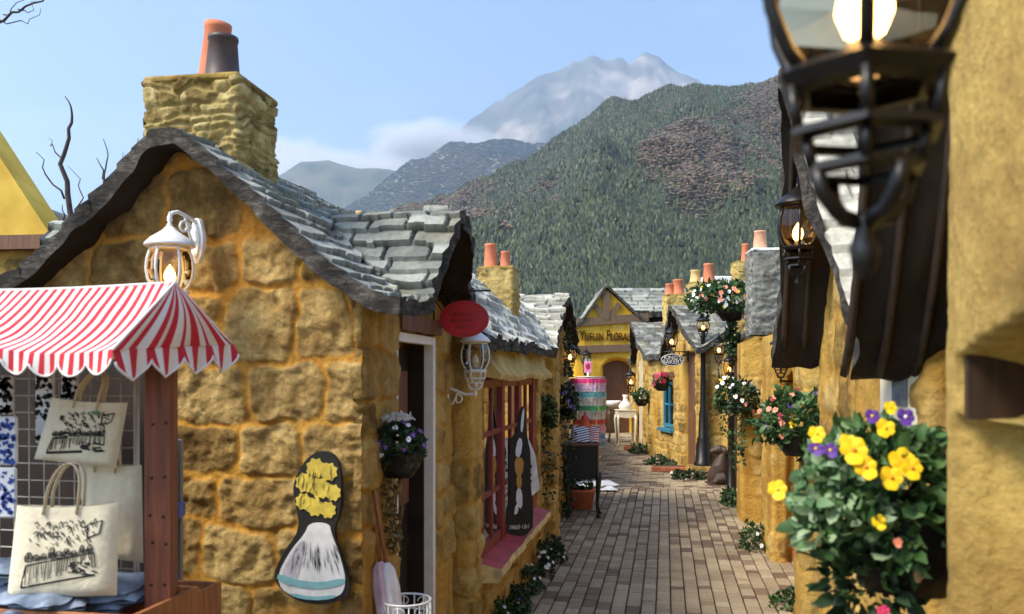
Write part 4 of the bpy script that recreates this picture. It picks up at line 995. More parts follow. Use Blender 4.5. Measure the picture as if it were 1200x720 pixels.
# tall lamp post
lp = empty('street_lamp', (*W(824, 548, 13.7)[:2], 0), 0, 'tall black lamp post on a stone plinth beside the bakery', 'street lamp')
b = MB(); b.lathe([(.15, .14), (.15, .20), (.12, .23), (.115, .5), (.095, .54), (.10, .58), (.078, .62), (.065, 1.0), (.05, 1.06), (.045, 1.5), (.036, 2.2), (.05, 2.22), (.036, 2.24), (.03, 2.30)], 14); b.build('post', BLACK, lp)
wall('plinth', [(x+lp.location.x, y+lp.location.y) for x, y in ((-.24, -.2), (.24, -.2), (.24, .2), (-.24, .2))], 0, lambda x, y: .15, 'right', 'golden', M_SIDE, res=.03, parent=None, seed=141, close=True).parent = lp
pl_ = [k for k in S.objects if k.parent == lp and k.name.startswith('plinth')][0]; pl_.location = -lp.location
b = MB(); b.box((0, 0, .14), (.47, .39, .03), bev=.01); b.build('plinth_top', M_PLA, lp)
ln = empty('lantern', (0, 0, 2.31)); ln.parent = lp; ln.scale = (1.15, 1.15, .85); lantern(ln, BLACK, 'none')
# cluster lamp with flower ball on top
cl = empty('street_lamp', (*W(857, 440, 10.6)[:2], 0), 0, 'ivy-wrapped cluster lamp of three lit lanterns under a big ball of white flowers', 'street lamp')
b = MB(); b.lathe([(.12, 0), (.12, .1), (.06, .16), (.04, .8), (.03, 2.38), (.06, 2.4)], 12)
for a in (0, 2.4, 4.3): b.tube([(0, 0, 1.55), (.10*math.cos(a), .1*math.sin(a), 1.5), (.17*math.cos(a), .17*math.sin(a), 1.58), (.18*math.cos(a), .18*math.sin(a), 1.68)], .012, 6)
b.build('post', BLACK, cl)
for a, z in ((.1, 1.86), (2.9, 1.86), (4.3, 1.62)):
    ln = empty('lantern', (.15*math.cos(a), .15*math.sin(a), z)); ln.parent = cl; ln.scale = (.8, .8, .8); lantern(ln, BLACK, 'none')
pc, pn_ = ball_pts(260, .07, .07, .32, 5, .3); leaves('ivy', pc+np.array([0, -.02, 2.05]), pn_, .07, LEAF, cl, 6)

# ================================================================== plants
def flower(name, parent, mats, r, pos, face, kind='pansy', seed=0, cache={}):
    key = (mats[0].name, round(r, 3), kind)
    if key in cache:
        o = cache[key].copy(); S.collection.objects.link(o)
    else:
        b = MB(); rs = random.Random(seed)
        for k, (a, rr, wd) in enumerate(((90-38, 1, 1), (90+38, 1, 1), (180, .92, .95), (0, .92, .95), (270, 1.1, 1.25))):
            a = R(a); n = 8; z = .001*k*r*20; vs = [(0, 0, z)]
            for j in range(n+1):
                t = -1+2*j/n; ang = a+t*R(42)*wd; q = r*rr*(1-.28*t*t)*(1+.05*rs.uniform(-1, 1)); vs.append((q*math.cos(ang), q*math.sin(ang), z+.18*r*(1-abs(t))-.1*r*(k % 2)))
            b.add(vs, [(0, j, j+1) for j in range(1, n+1)], 0, True)
        b.lathe([(r*.02, .26*r), (r*.16, .22*r), (r*.2, .1*r)], 8, 1)
        o = b.build(name, mats); cache[key] = o
    o.name = name; o.parent = parent; o.location = pos
    q = Vector(face).to_track_quat('Z', 'Y').to_euler(); o.rotation_euler = (q.x, q.y, q.z)
    o.rotation_euler.rotate_axis('Z', random.Random(hash(tuple(round(c, 3) for c in pos)) & 255).uniform(-.5, .5))
    return o
def plant(name, label, cat, pos, r3, nleaf, lsize, seed, mat=LEAF, group=None, pot_r=0, pot_mat=None, flowers=(), lo=-.5, lump=.25, chain=0, extra=()):
    "foliage ball with single flowers on it; flowers: (material, centre material, count, radius, kind)"
    root = empty(name, pos, 0, label, cat, group)
    c, n = ball_pts(nleaf, *r3, seed, lump, lo); leaves('foliage', c, n, lsize, mat, root, seed)
    for (mt, share, sc, off) in extra:
        c, n = ball_pts(int(nleaf*share), r3[0]*sc[0], r3[1]*sc[1], r3[2]*sc[2], seed+5, lump, lo); leaves('foliage', c+np.array(off), n, lsize, mt, root, seed+3)
    rs = random.Random(seed)
    for (m1, m2, cnt, r) in flowers:
        for k in range(cnt):
            for _ in range(30):
                d = Vector((rs.gauss(0, 1), rs.gauss(-.55, .8), rs.gauss(.35, .8))).normalized()
                if d.y < .35: break
            p = (d.x*r3[0]*1.03, d.y*r3[1]*1.03, d.z*r3[2]*1.03); f = d+Vector((0, -.7, .25)); flower('blossom', root, [m1, m2], r*rs.uniform(.85, 1.15), p, f)
    if pot_r:
        b = MB(); b.lathe([(.001, -pot_r*1.0), (pot_r*.55, -pot_r*.98), (pot_r*.9, -pot_r*.5), (pot_r, 0), (pot_r*1.04, .004), (pot_r*.9, 0)], 18); b.build('pot', pot_mat or BLACK, root, (0, 0, -r3[2]*.25))
    if chain:
        b = MB(); b.tube([(0, 0, 0), (0, 0, chain)], .004, 5)
        for a in (0, 2.1, 4.2): b.tube([(r3[0]*.6*math.cos(a), r3[1]*.6*math.sin(a), -r3[2]*.2), (0, 0, chain*.8)], .003, 4)
        b.build('hanger', BLACK, root)
    return root
def trail(root, pts, n, size, mat, seed, spread):
    rs = np.random.RandomState(seed); P = np.array(pts, float); t = rs.uniform(0, len(P)-1.001, n); i = t.astype(int); f = (t-i)[:, None]
    c = P[i]*(1-f)+P[i+1]*f+rs.normal(0, spread, (n, 3)); nn = rs.normal(size=(n, 3))*.5+np.array([0, -.5, -.6])
    leaves('trailing_stems', c, nn, size, mat, root, seed)
GB = 'flower baskets along the lane'
HB = 'hanging_basket'
Y_C = PET_Y; DKC = PET_P
# by the door
h1 = plant(HB, 'round basket of purple pansies topped with white flowers beside the open door', 'flower basket', W(467, 524, 3.52), (.112, .11, .105), 900, .030, 31, LEAF_DK, GB, .10, BLACK, [(PET_P, PET_Y, 14, .013), (PET_W, PET_P, 5, .012)], lo=-.9)
c_, n_ = ball_pts(170, .062, .06, .026, 4, .2, -.1); leaves('white_flower_head', c_+np.array([.0, -.02, .115]), n_, .022, leaf_mat('white_sprig', (.5, .5, .46), (.72, .72, .68), (.85, .85, .82), .2), h1, 8, .35)
trail(h1, [(-.02, -.03, -.10), (-.03, -.03, -.22), (-.01, -.03, -.34), (-.04, -.03, -.42)], 150, .03, LEAF_DRY, 3, .02)
b = MB(); rs = random.Random(6)
for k in range(7): b.tube([(rs.uniform(-.04, .04), -.02, -.1), (rs.uniform(-.05, .04), -.03, -.25), (rs.uniform(-.05, .03), -.03, -.42)], .003, 5)
b.build('dry_stem', plain('dry_stem_brown', (.16, .10, .04), .9), h1)
b = MB(); b.tube([(-.02, .03, .0), (-.075, .02, .1), (-.11, .0, .12)], .006, 6); b.build('hook', BLACK, h1)
# near big basket
h2 = empty(HB, W(1030, 590, 1.66), 0, 'big close hanging basket with large yellow pansies in front of the right wall corner', 'flower basket', GB)
c_, n_ = ball_pts(900, .135, .12, .15, 51, .3, -.9); leaves('foliage', c_+np.array([.01, 0, -.01]), n_, .036, LEAF_MD, h2, 51, .6)
c_, n_ = ball_pts(430, .09, .09, .12, 53, .3, -.6); leaves('pale_foliage', c_+np.array([-.09, -.03, -.005]), n_, .031, LEAF_LT, h2, 53, .62)
c_, n_ = ball_pts(420, .13, .1, .07, 55, .3, -.3); leaves('top_foliage', c_+np.array([.01, .0, .095]), n_, .034, LEAF_MD, h2, 55, .5)
c_, n_ = ball_pts(260, .09, .08, .09, 57, .3, -1); leaves('hanging_foliage', c_+np.array([-.03, -.02, -.15]), n_, .036, LEAF_DK, h2, 57, .6)
b = MB(); b.lathe([(.001, -.17), (.09, -.168), (.11, -.09), (.118, .0), (.122, .01), (.10, .012)], 24); b.build('pot', BLACK, h2, (.065, .02, .0))
for (px, py, mt, mc, r, dy) in ((1000, 528, PET_Y, PET_O, .026, -.14), (1014, 548, PET_Y, PET_O, .022, -.15), (1057, 541, PET_Y, PET_O, .026, -.12), (1068, 549, PET_Y, PET_O, .021, -.13), (1044, 560, PET_Y, PET_O, .022, -.14), (911, 574, PET_Y, PET_Y, .019, -.06), (957, 509, PET_Y, PET_Y, .017, -.06), (1037, 502, PET_Y, PET_O, .019, -.09), (1043, 478, PET_Y, PET_Y, .014, -.05), (993, 519, PET_Y, PET_O, .017, -.13),
      (1022, 488, PET_P, PET_W, .015, -.08), (1061, 489, PET_P, PET_W, .018, -.08), (956, 526, PET_P, PET_Y, .015, -.07), (973, 528, PET_P, PET_Y, .015, -.10), (1052, 636, PET_S, PET_O, .009, -.13), (1076, 676, PET_S, PET_O, .010, -.10), (1035, 717, PET_PK, PET_PK, .013, -.12), (1030, 612, PET_Y, PET_O, .014, -.13)):
    p = W(px, py, 1.66+dy)-h2.location; flower('blossom', h2, [mt, mc], r, p, (p.x*1.5, -1, .25+p.z))
b = MB(); b.tube([(.06, .03, .0), (.10, .02, .06), (.13, -.02, .07), (.16, -.06, .07)], .006, 6); b.build('hook', BLACK, h2)
# by the black wall lamp
h3 = plant(HB, 'bushy basket with salmon and crimson flowers under the black wall lamp', 'flower basket', W(938, 494, 4.12), (.195, .17, .15), 1300, .040, 61, LEAF_MD, GB, .13, BLACK, [(PET_S, PET_O, 8, .015), (PET_R, PET_R, 12, .016), (PET_Y, PET_O, 4, .02), (PET_P, PET_Y, 5, .017)], lo=-.8)
trail(h3, [(.02, -.05, -.12), (.05, -.06, -.22), (.06, -.05, -.3)], 60, .04, LEAF_DK, 5, .04)
c_, n_ = ball_pts(90, .08, .08, .06, 66, .2, -1); leaves('spiky_leaves', c_+np.array([-.13, -.05, -.02]), n_+np.array([0, 0, .5]), .07, LEAF_LT, h3, 67, .10, .4)
b = MB(); b.tube([(0, .05, 0), (.10, .08, .1), (.22, .10, .12)], .006, 6); b.build('hook', BLACK, h3)
# pair on the far pier
h4 = plant(HB, 'leafy basket with white and yellow flowers, the left of two baskets on the pier', 'flower basket', W(853, 464, 9.2), (.15, .14, .20), 420, .055, 71, LEAF, GB, .1, BLACK, [(PET_W, PET_Y, 12, .026), (PET_Y, PET_O, 6, .026)], lo=-.9)
trail(h4, [(0, 0, -.15), (-.02, -.02, -.35), (.02, 0, -.5)], 60, .055, LEAF, 7, .04)
h5 = plant(HB, 'dark leafy basket with pale pink flowers and a long trailing vine on the pier', 'flower basket', W(871, 467, 8.9), (.16, .15, .19), 480, .055, 73, LEAF_DK, GB, .11, BLACK, [(PET_W, PET_S, 9, .024), (PET_S, PET_W, 4, .022)], lo=-.9)
trail(h5, [(-.02, -.03, -.15), (-.03, -.05, -.4), (-.06, -.05, -.55), (-.1, -.04, -.7)], 120, .05, LEAF, 9, .035)
# flower ball on the cluster lamp
h6 = plant('flower_ball', 'wide ball of white and salmon flowers topping the cluster lamp against the roofs', 'flower basket', (cl.location.x, cl.location.y, 2.53), (.52, .36, .23), 1700, .075, 81, LEAF, GB, .2, BLACK, [(PET_W, PET_Y, 44, .026), (PET_S, PET_O, 16, .034), (PET_Y, PET_W, 8, .024)], lo=-.7, lump=.35)
# left wall baskets
h7 = plant(HB, 'drooping green basket on the left wall next to the red shop window', 'flower basket', W(640, 484, 8.0), (.105, .10, .15), 420, .05, 91, LEAF, GB, .08, BLACK, [], lo=-.9)
trail(h7, [(0, 0, -.1), (-.02, 0, -.35), (0, 0, -.6), (-.02, 0, -.82)], 170, .045, LEAF_DK, 9, .04)
h8 = plant(HB, 'dark ivy-like basket with mauve flowers at the end of the second left cottage', 'flower basket', W(664, 474, 9.35), (.12, .11, .19), 420, .055, 93, LEAF_DK, GB, .08, BLACK, [(PET_P, PET_W, 8, .022)], lo=-.9)
trail(h8, [(.0, 0, -.15), (.02, 0, -.4), (.0, 0, -.8), (.03, 0, -1.1)], 170, .05, LEAF_DK, 11, .05)
c_, n_ = ball_pts(200, .05, .06, .45, 96, .3); leaves('climbing_ivy', c_+np.array([.02, .1, .45]), n_, .05, LEAF_DK, h8, 15)
# far right baskets
h9 = plant(HB, 'small spiky plant in a black pot on the farthest right cottage wall', 'flower basket', W(752, 466, 17.2), (.17, .15, .15), 200, .085, 97, LEAF, GB, .14, BLACK, [], lo=-.6)
h10 = plant(HB, 'dark red flower basket hanging in front of the blue window', 'flower basket', W(775, 447, 15.5), (.14, .12, .15), 260, .06, 99, LEAF_DK, GB, .14, BLACK, [(PET_R, PET_R, 14, .045), (PET_PK, PET_R, 5, .04)], lo=-.8)
# ground plants
GP = 'low flowering plants at the foot of the walls'
def gplant(pos, r3, n, ls, seed, label, fl=(), mat=LEAF): return plant('ground_plant', label, 'plant', pos, r3, n, ls, seed, mat, GP, 0, None, fl, lo=-.15, lump=.4)
lab = ['clump of green leaves under the near end of the red window sill', 'leafy clump with tiny white flowers, second from the near end under the red sill', 'dark green clump at the foot of the wall below the middle of the red window', 'clump with pale blue and white flowers under the far half of the red sill', 'bright green clump with white flowers at the far end of the red window', 'low dark leaves along the paving in front of the red window clumps', 'small pale clump on the paving edge just past the red window']
for k, (u, v, r, fl) in enumerate(((-.13, 1.55, .09, [(PET_W, PET_Y, 4, .012)]), (-.13, 2.05, .095, [(PET_W, PET_Y, 9, .012), (PET_Y, PET_Y, 3, .012)]), (-.13, 2.6, .095, [(PET_P, PET_W, 4, .012)]), (-.14, 3.15, .10, [(PET_W, PET_P, 9, .013), (PET_P, PET_W, 4, .012)]), (-.15, 3.75, .11, [(PET_W, PET_Y, 14, .015)]), (-.21, 2.35, .06, [(PET_W, PET_Y, 3, .011)]), (-.19, 4.22, .10, [(PET_W, PET_Y, 6, .013)]))):
    x, y = FL.xy(u, v); gplant((x, y, .01), (r, r*2.6, r*1.7), 700, .036, 200+k, lab[k], fl, LEAF if k % 2 else LEAF_DK)
gplant((*W(884, 645, 7.85)[:2], .01), (.14, .2, .19), 380, .045, 221, 'small leafy clump with a white flower at the foot of the nearest visible right pier', [(PET_W, PET_Y, 3, .022)])
gplant((*W(857, 590, 10.5)[:2], .01), (.12, .22, .20), 320, .055, 223, 'round green clump beside the foot of the second right pier')
gplant((*W(806, 557, 13.2)[:2], .01), (.32, .18, .13), 420, .06, 225, 'spreading green clump in front of the lamp post plinth', [(PET_W, PET_Y, 4, .02)], LEAF_DK)
gplant((*W(775, 546, 15.3)[:2], .01), (.28, .3, .13), 380, .065, 227, 'low green plants along the foot of the bakery wall', [], LEAF_DK)
gplant((*W(752, 533, 17.6)[:2], .01), (.25, .45, .16), 380, .075, 229, 'low green plants behind the farther terracotta trough')
gplant((*W(650, 598, 9.6)[:2], .01), (.16, .2, .26), 380, .05, 231, 'dark plant in the corner behind the black table', [], LEAF_DK)
gplant((*W(928, 722, 5.9)[:2], .01), (.14, .16, .12), 240, .045, 233, 'tuft of leaves at the bottom edge by the right pier')
gplant((*W(601, 650, 7.4)[:2], .01), (.10, .14, .12), 260, .04, 235, 'little clump with white flowers on the paving before the dark vine', [(PET_W, PET_Y, 8, .016)])
# ================================================================== market stall
st = empty('market_stall', (0, 0, 0), 0, 'wooden market stall with a red and white striped scalloped canopy', 'stall')
rd = Vector((-.984, .177, 0)); Ap = W(205, 331, 2.3); Np = W(132, 410, 2.05); Fp = W(274, 404, 2.6)
def stripe_mat(name, duty):
    m, nt, bs = newmat(name)
    a = N(nt, 'Attribute', attribute_name='st'); fr = N(nt, 'Math', operation='FRACT'); nt.links.new(a.outputs['Fac'], fr.inputs[0])
    c = N(nt, 'Math', operation='LESS_THAN'); c.inputs[1].default_value = duty; nt.links.new(fr.outputs[0], c.inputs[0])
    tc = N(nt, 'TexCoord'); n = N(nt, 'TexNoise', Scale=6.0, Detail=6.0); nt.links.new(tc.outputs['Object'], n.inputs[0])
    r = ramp(nt, [(.3, (.72, .66, .60)), (.6, (.84, .80, .76))]); nt.links.new(n.outputs[0], r.inputs[0])
    o = mixc(nt, c.outputs[0], r.outputs[0], (.56, .016, .035)); nt.links.new(o, bs.inputs['Base Color']); bs.inputs['Roughness'].default_value = .85
    n2 = N(nt, 'TexNoise', Scale=9.0, Detail=3.0); nt.links.new(tc.outputs['Object'], n2.inputs[0]); bump(nt, bs, n2.outputs[0], .25, .01)
    return m
STR = stripe_mat('canopy_stripe', .5)
L = .95
def eaveN(t): p = Np+rd*(t*L); p.z += .018*t-.012*math.sin(t*9); p.y += .01*math.sin(t*11); return p
def ridge(t): p = Ap+rd*(t*L); p.z -= .02*math.sin(math.pi*t)*.6; return p
def eaveF(t): p = Fp+rd*(t*L); p.z += .01*t; return p
Vv, Ff, At = [], [], []
def grid(fn, nu, nv):
    o = len(Vv)
    for i in range(nu+1):
        for j in range(nv+1):
            p, s_ = fn(i/nu, j/nv); Vv.append(tuple(p)); At.append(s_)
    for i in range(nu):
        for j in range(nv):
            a = o+i*(nv+1)+j; Ff.append((a, a+1, a+nv+2, a+nv+1))
def slopeN(t, q): p = ridge(t).lerp(eaveN(t), q); p.z -= .026*math.sin(math.pi*q)*(1+.3*math.sin(t*23))+.010*float(fbm(t*7+q*2, q*2.2, 0, 5, 3))*math.sin(math.pi*min(1, q+.15)); return p, t*L/.027
def slopeF(t, q): p = ridge(t).lerp(eaveF(t), q); p.z -= .015*math.sin(math.pi*q); return p, t*L/.027
def endT(t, q):
    bse = Np.lerp(Fp, t); bse.z -= .03*math.sin(math.pi*t)*0; p = Ap.lerp(bse, q); p.x += .018*math.sin(math.pi*q)*math.sin(math.pi*t)+.006*math.sin(t*30)*q
    return p, t*8.2+.1
grid(slopeN, 160, 14); grid(slopeF, 80, 6); grid(endT, 80, 14)
can = mesh_np('canopy', Vv, Ff, STR, st, {'st': At})
Vv, Ff, At = [], [], []
def valN(t, q):
    p = eaveN(t); sc = abs(math.sin(t*L/.075*math.pi)); p.z -= q*(.022+.034*sc**.6); p.y -= .006*q+.006*q*math.sin(t*60); return p, t*L/.027
def valE(t, q):
    p = Np.lerp(Fp, t); sc = abs(math.sin(t*4*math.pi)); p.z -= q*(.030+.048*sc**.6); p.x += .006*q+.012*q*math.sin(t*26); return p, t*8.2+.1
grid(valN, 260, 4); grid(valE, 160, 4)
mesh_np('valance', Vv, Ff, STR, st, {'st': At})
b = MB()
def edge_pts(fn, a, c, n): return [fn(a+(c-a)*i/n, 1)[0]+Vector((0, -.001, 0)) for i in range(n+1)]
b.tube(edge_pts(valN, 0, 1, 260), .0028, 5); b.tube(edge_pts(valE, 0, 1, 160), .0035, 5)
b.tube([endT(0, i/14)[0] for i in range(15)], .004, 5); b.tube([endT(1, i/14)[0] for i in range(15)], .004, 5); b.tube([ridge(i/10) for i in range(11)], .004, 5)
b.build('piping', plain('white_piping', (.85, .82, .78), .8, .05, bmp=0), st)
b = MB(); pp = W(189, 500, 2.36); M = Matrix.Translation((pp.x, pp.y, 0)) @ Matrix.Rotation(R(10), 4, 'Z')
b.box((0, 0, .86), (.074, .074, 1.72), M=M, bev=.006)
ps = b.build('post', WOOD_RED, st)
b = MB()
for zz in (.82, .95, 1.02, 1.15, 1.21, 1.33, 1.46):
    for dx in (-.018, .016): 
        b.lathe([(.0005, .002), (.0035, .0018), (.0045, 0)], 8, M=M @ Matrix.Translation((dx+.004*math.sin(zz*40), -.037, zz+.01*math.sin(dx*900+zz*30))) @ Matrix.Rotation(R(90), 4, 'X'))
tag(b.build('nails', BLACK, ps), kind='stuff')
pp2 = Ap+rd*.9; b = MB(); b.box((pp2.x, pp2.y+.15, .86), (.074, .074, 1.72), bev=.006); b.build('post', WOOD_RED, st)
b = MB(); b.box((0, 0, 0), (.8, .04, .04), M=Matrix.Translation(Ap+rd*.52+Vector((0, .02, -.06))) @ Matrix.Rotation(math.atan2(rd.y, rd.x), 4, 'Z')); b.build('ridge_beam', WOOD_RED, st)
# wire grid
GYp = W(160, 430, 2.46)
def gp(t, z, off=0.): p = GYp+rd*t; return (p.x+.177*off, p.y+.984*off, z)
b = MB(); WIRE = plain('cream_wire', (.60, .57, .50), .5, .1, bmp=0)
for k in range(15): b.tube([gp(k*.05, .98), gp(k*.05, 1.62)], .0016 if k else .008, 6)
for k in range(13): b.tube([gp(0, .99+k*.05, .002), gp(.72, .99+k*.05, .002)], .0016, 5)
b.build('wire_grid', WIRE, st)
# trays / counter
def tray(px0, px1, py, Yc, dep, ztop, nm, hgt=.10):
    A = W(px0, py, Yc); B = W(px1, py, Yc); b = MB(); wd = (B-A).length; M = Matrix.Translation(((A.x+B.x)/2, Yc, ztop)) @ Matrix.Rotation(R(-10), 4, 'Z'); t = .014
    b.box((0, dep/2, -hgt), (wd, dep, t), M=M); b.box((0, 0, -hgt/2), (wd, t, hgt), M=M, bev=.002); b.box((0, dep, -hgt/2), (wd, t, hgt), M=M, bev=.002)
    b.box((-wd/2+t/2, dep/2, -hgt/2), (t, dep-t, hgt-.003), M=M); b.box((wd/2-t/2, dep/2, -hgt/2), (t, dep-t, hgt-.003), M=M)
    return b.build(nm, WOOD_TRAY, st), M
tray(110, 205, 707, 2.42, .27, W(0, 707, 2.42).z, 'tray')
tray(-60, 168, 716, 2.20, .30, W(0, 716, 2.2).z, 'tray')
b = MB(); b.box((-.95, 2.52, .45), (.62, .5, .02)); b.box((-.95, 2.32, .22), (.62, .02, .44)); b.build('counter', WOOD_MID, st)
b = MB(); P_ = GYp+rd*.56+Vector((.02, .36, 0)); b.box((0, 0, 0), (.95, .02, .75), M=Matrix.Translation((P_.x, P_.y, 1.28)) @ Matrix.Rotation(R(-10), 4, 'Z')); b.build('shade_board', DARK_IN, st)  # dark panel added for the shade under the canopy behind the grid
# folded cloths
def cloth_pile(pos, size, mat, label, seed, n=3, name='folded_cloth', cat='cloth', group='folded cloths in the stall tray'):
    rs = np.random.RandomState(seed); V, F = [], []
    for k in range(n):
        g = 14; ox, oy = rs.uniform(-.012, .012, 2); a = rs.uniform(-.3, .3); h = size[2]/n
        for sgn in (0, 1):
            o = len(V)
            for i in range(g+1):
                for j in range(g+1):
                    x = (i/g-.5)*size[0]; y = (j/g-.5)*size[1]; ed = min(i, j, g-i, g-j)/g
                    z = h*k+(h*sgn*min(1, ed*6+.15))+(.010*float(noise(x*22+k*9, y*22, 0, seed)) if sgn else 0)+.35*h*(1-min(1, ed*6))*0
                    V.append((ox+x*math.cos(a)-y*math.sin(a), oy+x*math.sin(a)+y*math.cos(a), z))
            for i in range(g):
                for j in range(g):
                    q = o+i*(g+1)+j; F.append((q, q+g+1, q+g+2, q+1))
    o = mesh_np(name, V, F, mat); o.location = pos; tag(o, label, cat, group); return o
DENIM = plain('blue_cloth', (.06, .11, .22), .9, .6, 18, bmp=.3, col2=(.30, .36, .46)); PALE = plain('pale_cloth', (.62, .58, .50), .9, .15, 12, bmp=.2)
cloth_pile(W(60, 716, 2.30), (.20, .2, .06), DENIM, 'crumpled blue cloth bundle below the lower front tote bag', 3)
cloth_pile(W(135, 706, 2.38), (.16, .2, .07), plain('steel_cloth', (.20, .25, .33), .9, .5, 14, bmp=.3), 'grey-blue cloth bundle left of the reddish post', 5)
cloth_pile(W(10, 690, 2.38), (.16, .16, .08), DENIM, 'blue cloth bundle at the left edge under the packets', 7)
cloth_pile(W(212, 712, 2.56), (.10, .14, .05), PALE, 'pale folded cloth in the tray right of the reddish post', 9, 2)
# tote bags
CANV = plain('canvas', (.74, .66, .48), .9, .06, 60, bmp=.25); INK = plain('ink_black', (.02, .018, .016), .8, .2, bmp=0)
def tote(pts, Y, dep, label, seed, printed=True, name='tote_bag', handle=True, mat=None):
    "pts: pixel corners top-left, top-right, bottom-right, bottom-left"
    root = empty(name, W(*pts[0], Y), 0, label, 'bag', 'canvas tote bags on the stall'); O = root.location
    P = [W(*p, Y)-O for p in pts]; g = 22
    def surf(a, c, side):
        top = P[0].lerp(P[1], a); bot = P[3].lerp(P[2], a); p = top.lerp(bot, c)
        e = max(0, (1-(2*a-1)**8))*(1-max(0, (2*c-1))**10)
        wr = .006*float(noise(a*3.1, c*2.6, seed, seed))+.003*float(noise(a*9, c*5, seed, seed+3))
        d = e*(dep/2*(.45+.55*math.sin(min(1, c*1.1)*math.pi*.62))+wr*(.3+c))
        return p+Vector((0, -d if side == 0 else d, -.006*math.sin(math.pi*a)*(1-c)))
    V, F = [], []
    for side in (0, 1):
        o = len(V)
        for i in range(g+1):
            for j in range(g+1): V.append(tuple(surf(i/g, j/g, side)))
        for i in range(g):
            for j in range(g):
                q = o+i*(g+1)+j; f = (q, q+g+1, q+g+2, q+1); F.append(f if side else f[::-1])
    mesh_np('body', V, F, mat or CANV, root)
    if handle:
        for side, s_ in ((0, -1), (1, 1)):
            b = MB(); a0, a1 = (.30, .62); p0, p1 = surf(a0, .0, side), surf(a1, .0, side); up = (P[0]-P[3]).normalized(); h = (P[1]-P[0]).length*.42
            pts_ = [p0+Vector((0, s_*.004, -.02))]+[p0.lerp(p1, .5+.5*-math.cos(math.pi*t))+up*h*math.sin(math.pi*t)**.75+Vector((0, .02*math.sin(math.pi*t), 0)) for t in np.linspace(.06, .94, 16)]+[p1+Vector((0, s_*.004, -.02))]
            b.tube(pts_, .009, 8, flat=.25); b.build('handle', mat or CANV, root)
    if printed:
        rs = random.Random(seed); b = MB()
        def line(uv, w=.0012):
            ps = [surf(min(.97, max(.03, u)), min(.97, max(.03, v)), 0)+Vector((0, -.0018, 0)) for u, v in uv]
            for i in range(len(ps)-1):
                t = (ps[i+1]-ps[i]); 
                if t.length < 1e-6: continue
                nn = Vector((-t.z, 0, t.x)).normalized()*w*rs.uniform(.6, 1.3); b.add([ps[i]+nn, ps[i]-nn, ps[i+1]-nn, ps[i+1]+nn], [(0, 1, 2, 3)], 0)
        # an ink still life: a long laid table under trees, jugs and a high-backed chair
        line([(.2, .62), (.82, .50)], .003); line([(.2, .62), (.17, .86)], .002); line([(.82, .5), (.84, .66)], .002); line([(.17, .86), (.84, .74)], .003)
        for k in range(26): u = .2+.62*k/26; v = .62-.12*k/26; line([(u, v), (u+rs.uniform(-.02, .02), v+rs.uniform(.08, .24)*(1-.3*k/26))], .0011)
        for k in range(20): u = rs.uniform(.55, .82); v = rs.uniform(.6, .74); line([(u, v), (u+.05, v+rs.uniform(-.01, .03))], .0026)
        for k in range(9):
            u = .22+.07*k; v = .58-.125*(u-.2); h = rs.uniform(.05, .13); w_ = rs.uniform(.02, .035)
            line([(u-w_, v), (u-w_*1.2, v-h*.5), (u-w_*.4, v-h), (u+w_*.4, v-h), (u+w_*1.2, v-h*.5), (u+w_, v), (u-w_, v)], .0013)
            for q in range(7): x = u-w_+2*w_*q/7; line([(x, v-rs.uniform(0, h*.3)), (x+.01, v-h*rs.uniform(.5, .95))], .0010)
        for k in range(70):
            u = rs.uniform(.2, .8); v = rs.uniform(.18, .44) - .10*(u-.2); a = rs.uniform(-1, 1); line([(u, v), (u+.03*math.cos(a), v+.05*math.sin(a)), (u+.05*math.cos(a+.5), v+.03)], .0012)
        line([(.74, .2), (.88, .16), (.86, .3), (.75, .34), (.74, .2)], .0018)
        b.build('print', INK, root)
    return root
tote([(62, 466), (150, 472), (136, 549), (40, 538)], 2.36, .05, 'upper cream tote bag with a black ink print hanging on the wire grid', 41)
tote([(20, 592), (139, 590), (137, 698), (8, 702)], 2.26, .06, 'lower front cream tote bag with the largest ink print', 43)
tote([(92, 542), (166, 545), (168, 660), (100, 650)], 2.42, .05, 'plain cream tote bag behind the two printed ones', 45, False)
lb = MB(); lb.lathe([(.011, 0), (.011, .002), (0, .002)], 18, M=Matrix.Translation(W(113, 484, 2.322)) @ Matrix.Scale(.55, 4, (0, 0, 1)) @ Matrix.Rotation(R(90), 4, 'X')); o = lb.build('round_badge', plain('badge_green', (.10, .22, .09), .5), None); tag(o, 'small green oval badge pinned on the upper tote bag', 'badge')
# printed packets and cloths
def packet(px0, px1, py0, py1, Y, label, base, ink, seed, grp='printed packets hanging on the stall'):
    root = empty('printed_packet', W((px0+px1)/2, py0, Y), 0, label, 'packet', grp); w_ = (px1-px0)/1000*Y; h = (py1-py0)/1000*Y
    b = MB(); b.box((0, 0, -h/2), (w_, .012, h), bev=.005); b.build('wrapper', base, root)
    rs = random.Random(seed); b = MB()
    for k in range(60):
        x = rs.uniform(-.42, .42)*w_; z = -h*rs.uniform(.06, .94); r = rs.uniform(.004, .011); n = 7; a0 = rs.uniform(0, 6)
        b.add([(x+r*rs.uniform(.4, 1.2)*math.cos(a0+2*math.pi*j/n), -.0075, z+r*rs.uniform(.4, 1.2)*math.sin(a0+2*math.pi*j/n)) for j in range(n)], [tuple(range(n))])
    b.build('print', ink, root)
INKB = plain('ink_blue', (.03, .07, .34), .6, .2, bmp=0); PK = plain('white_wrapper', (.75, .76, .78), .4, .08, bmp=.1)
packet(-14, 21, 488, 545, 2.34, 'blue and white printed packet, upper one at the left edge', PK, INKB, 3)
packet(-16, 20, 548, 607, 2.33, 'blue and white printed packet, lower one at the left edge', PK, INKB, 5)
packet(0, 16, 440, 486, 2.40, 'pale packet with black print hanging at the left edge under the canopy', PK, INK, 7)
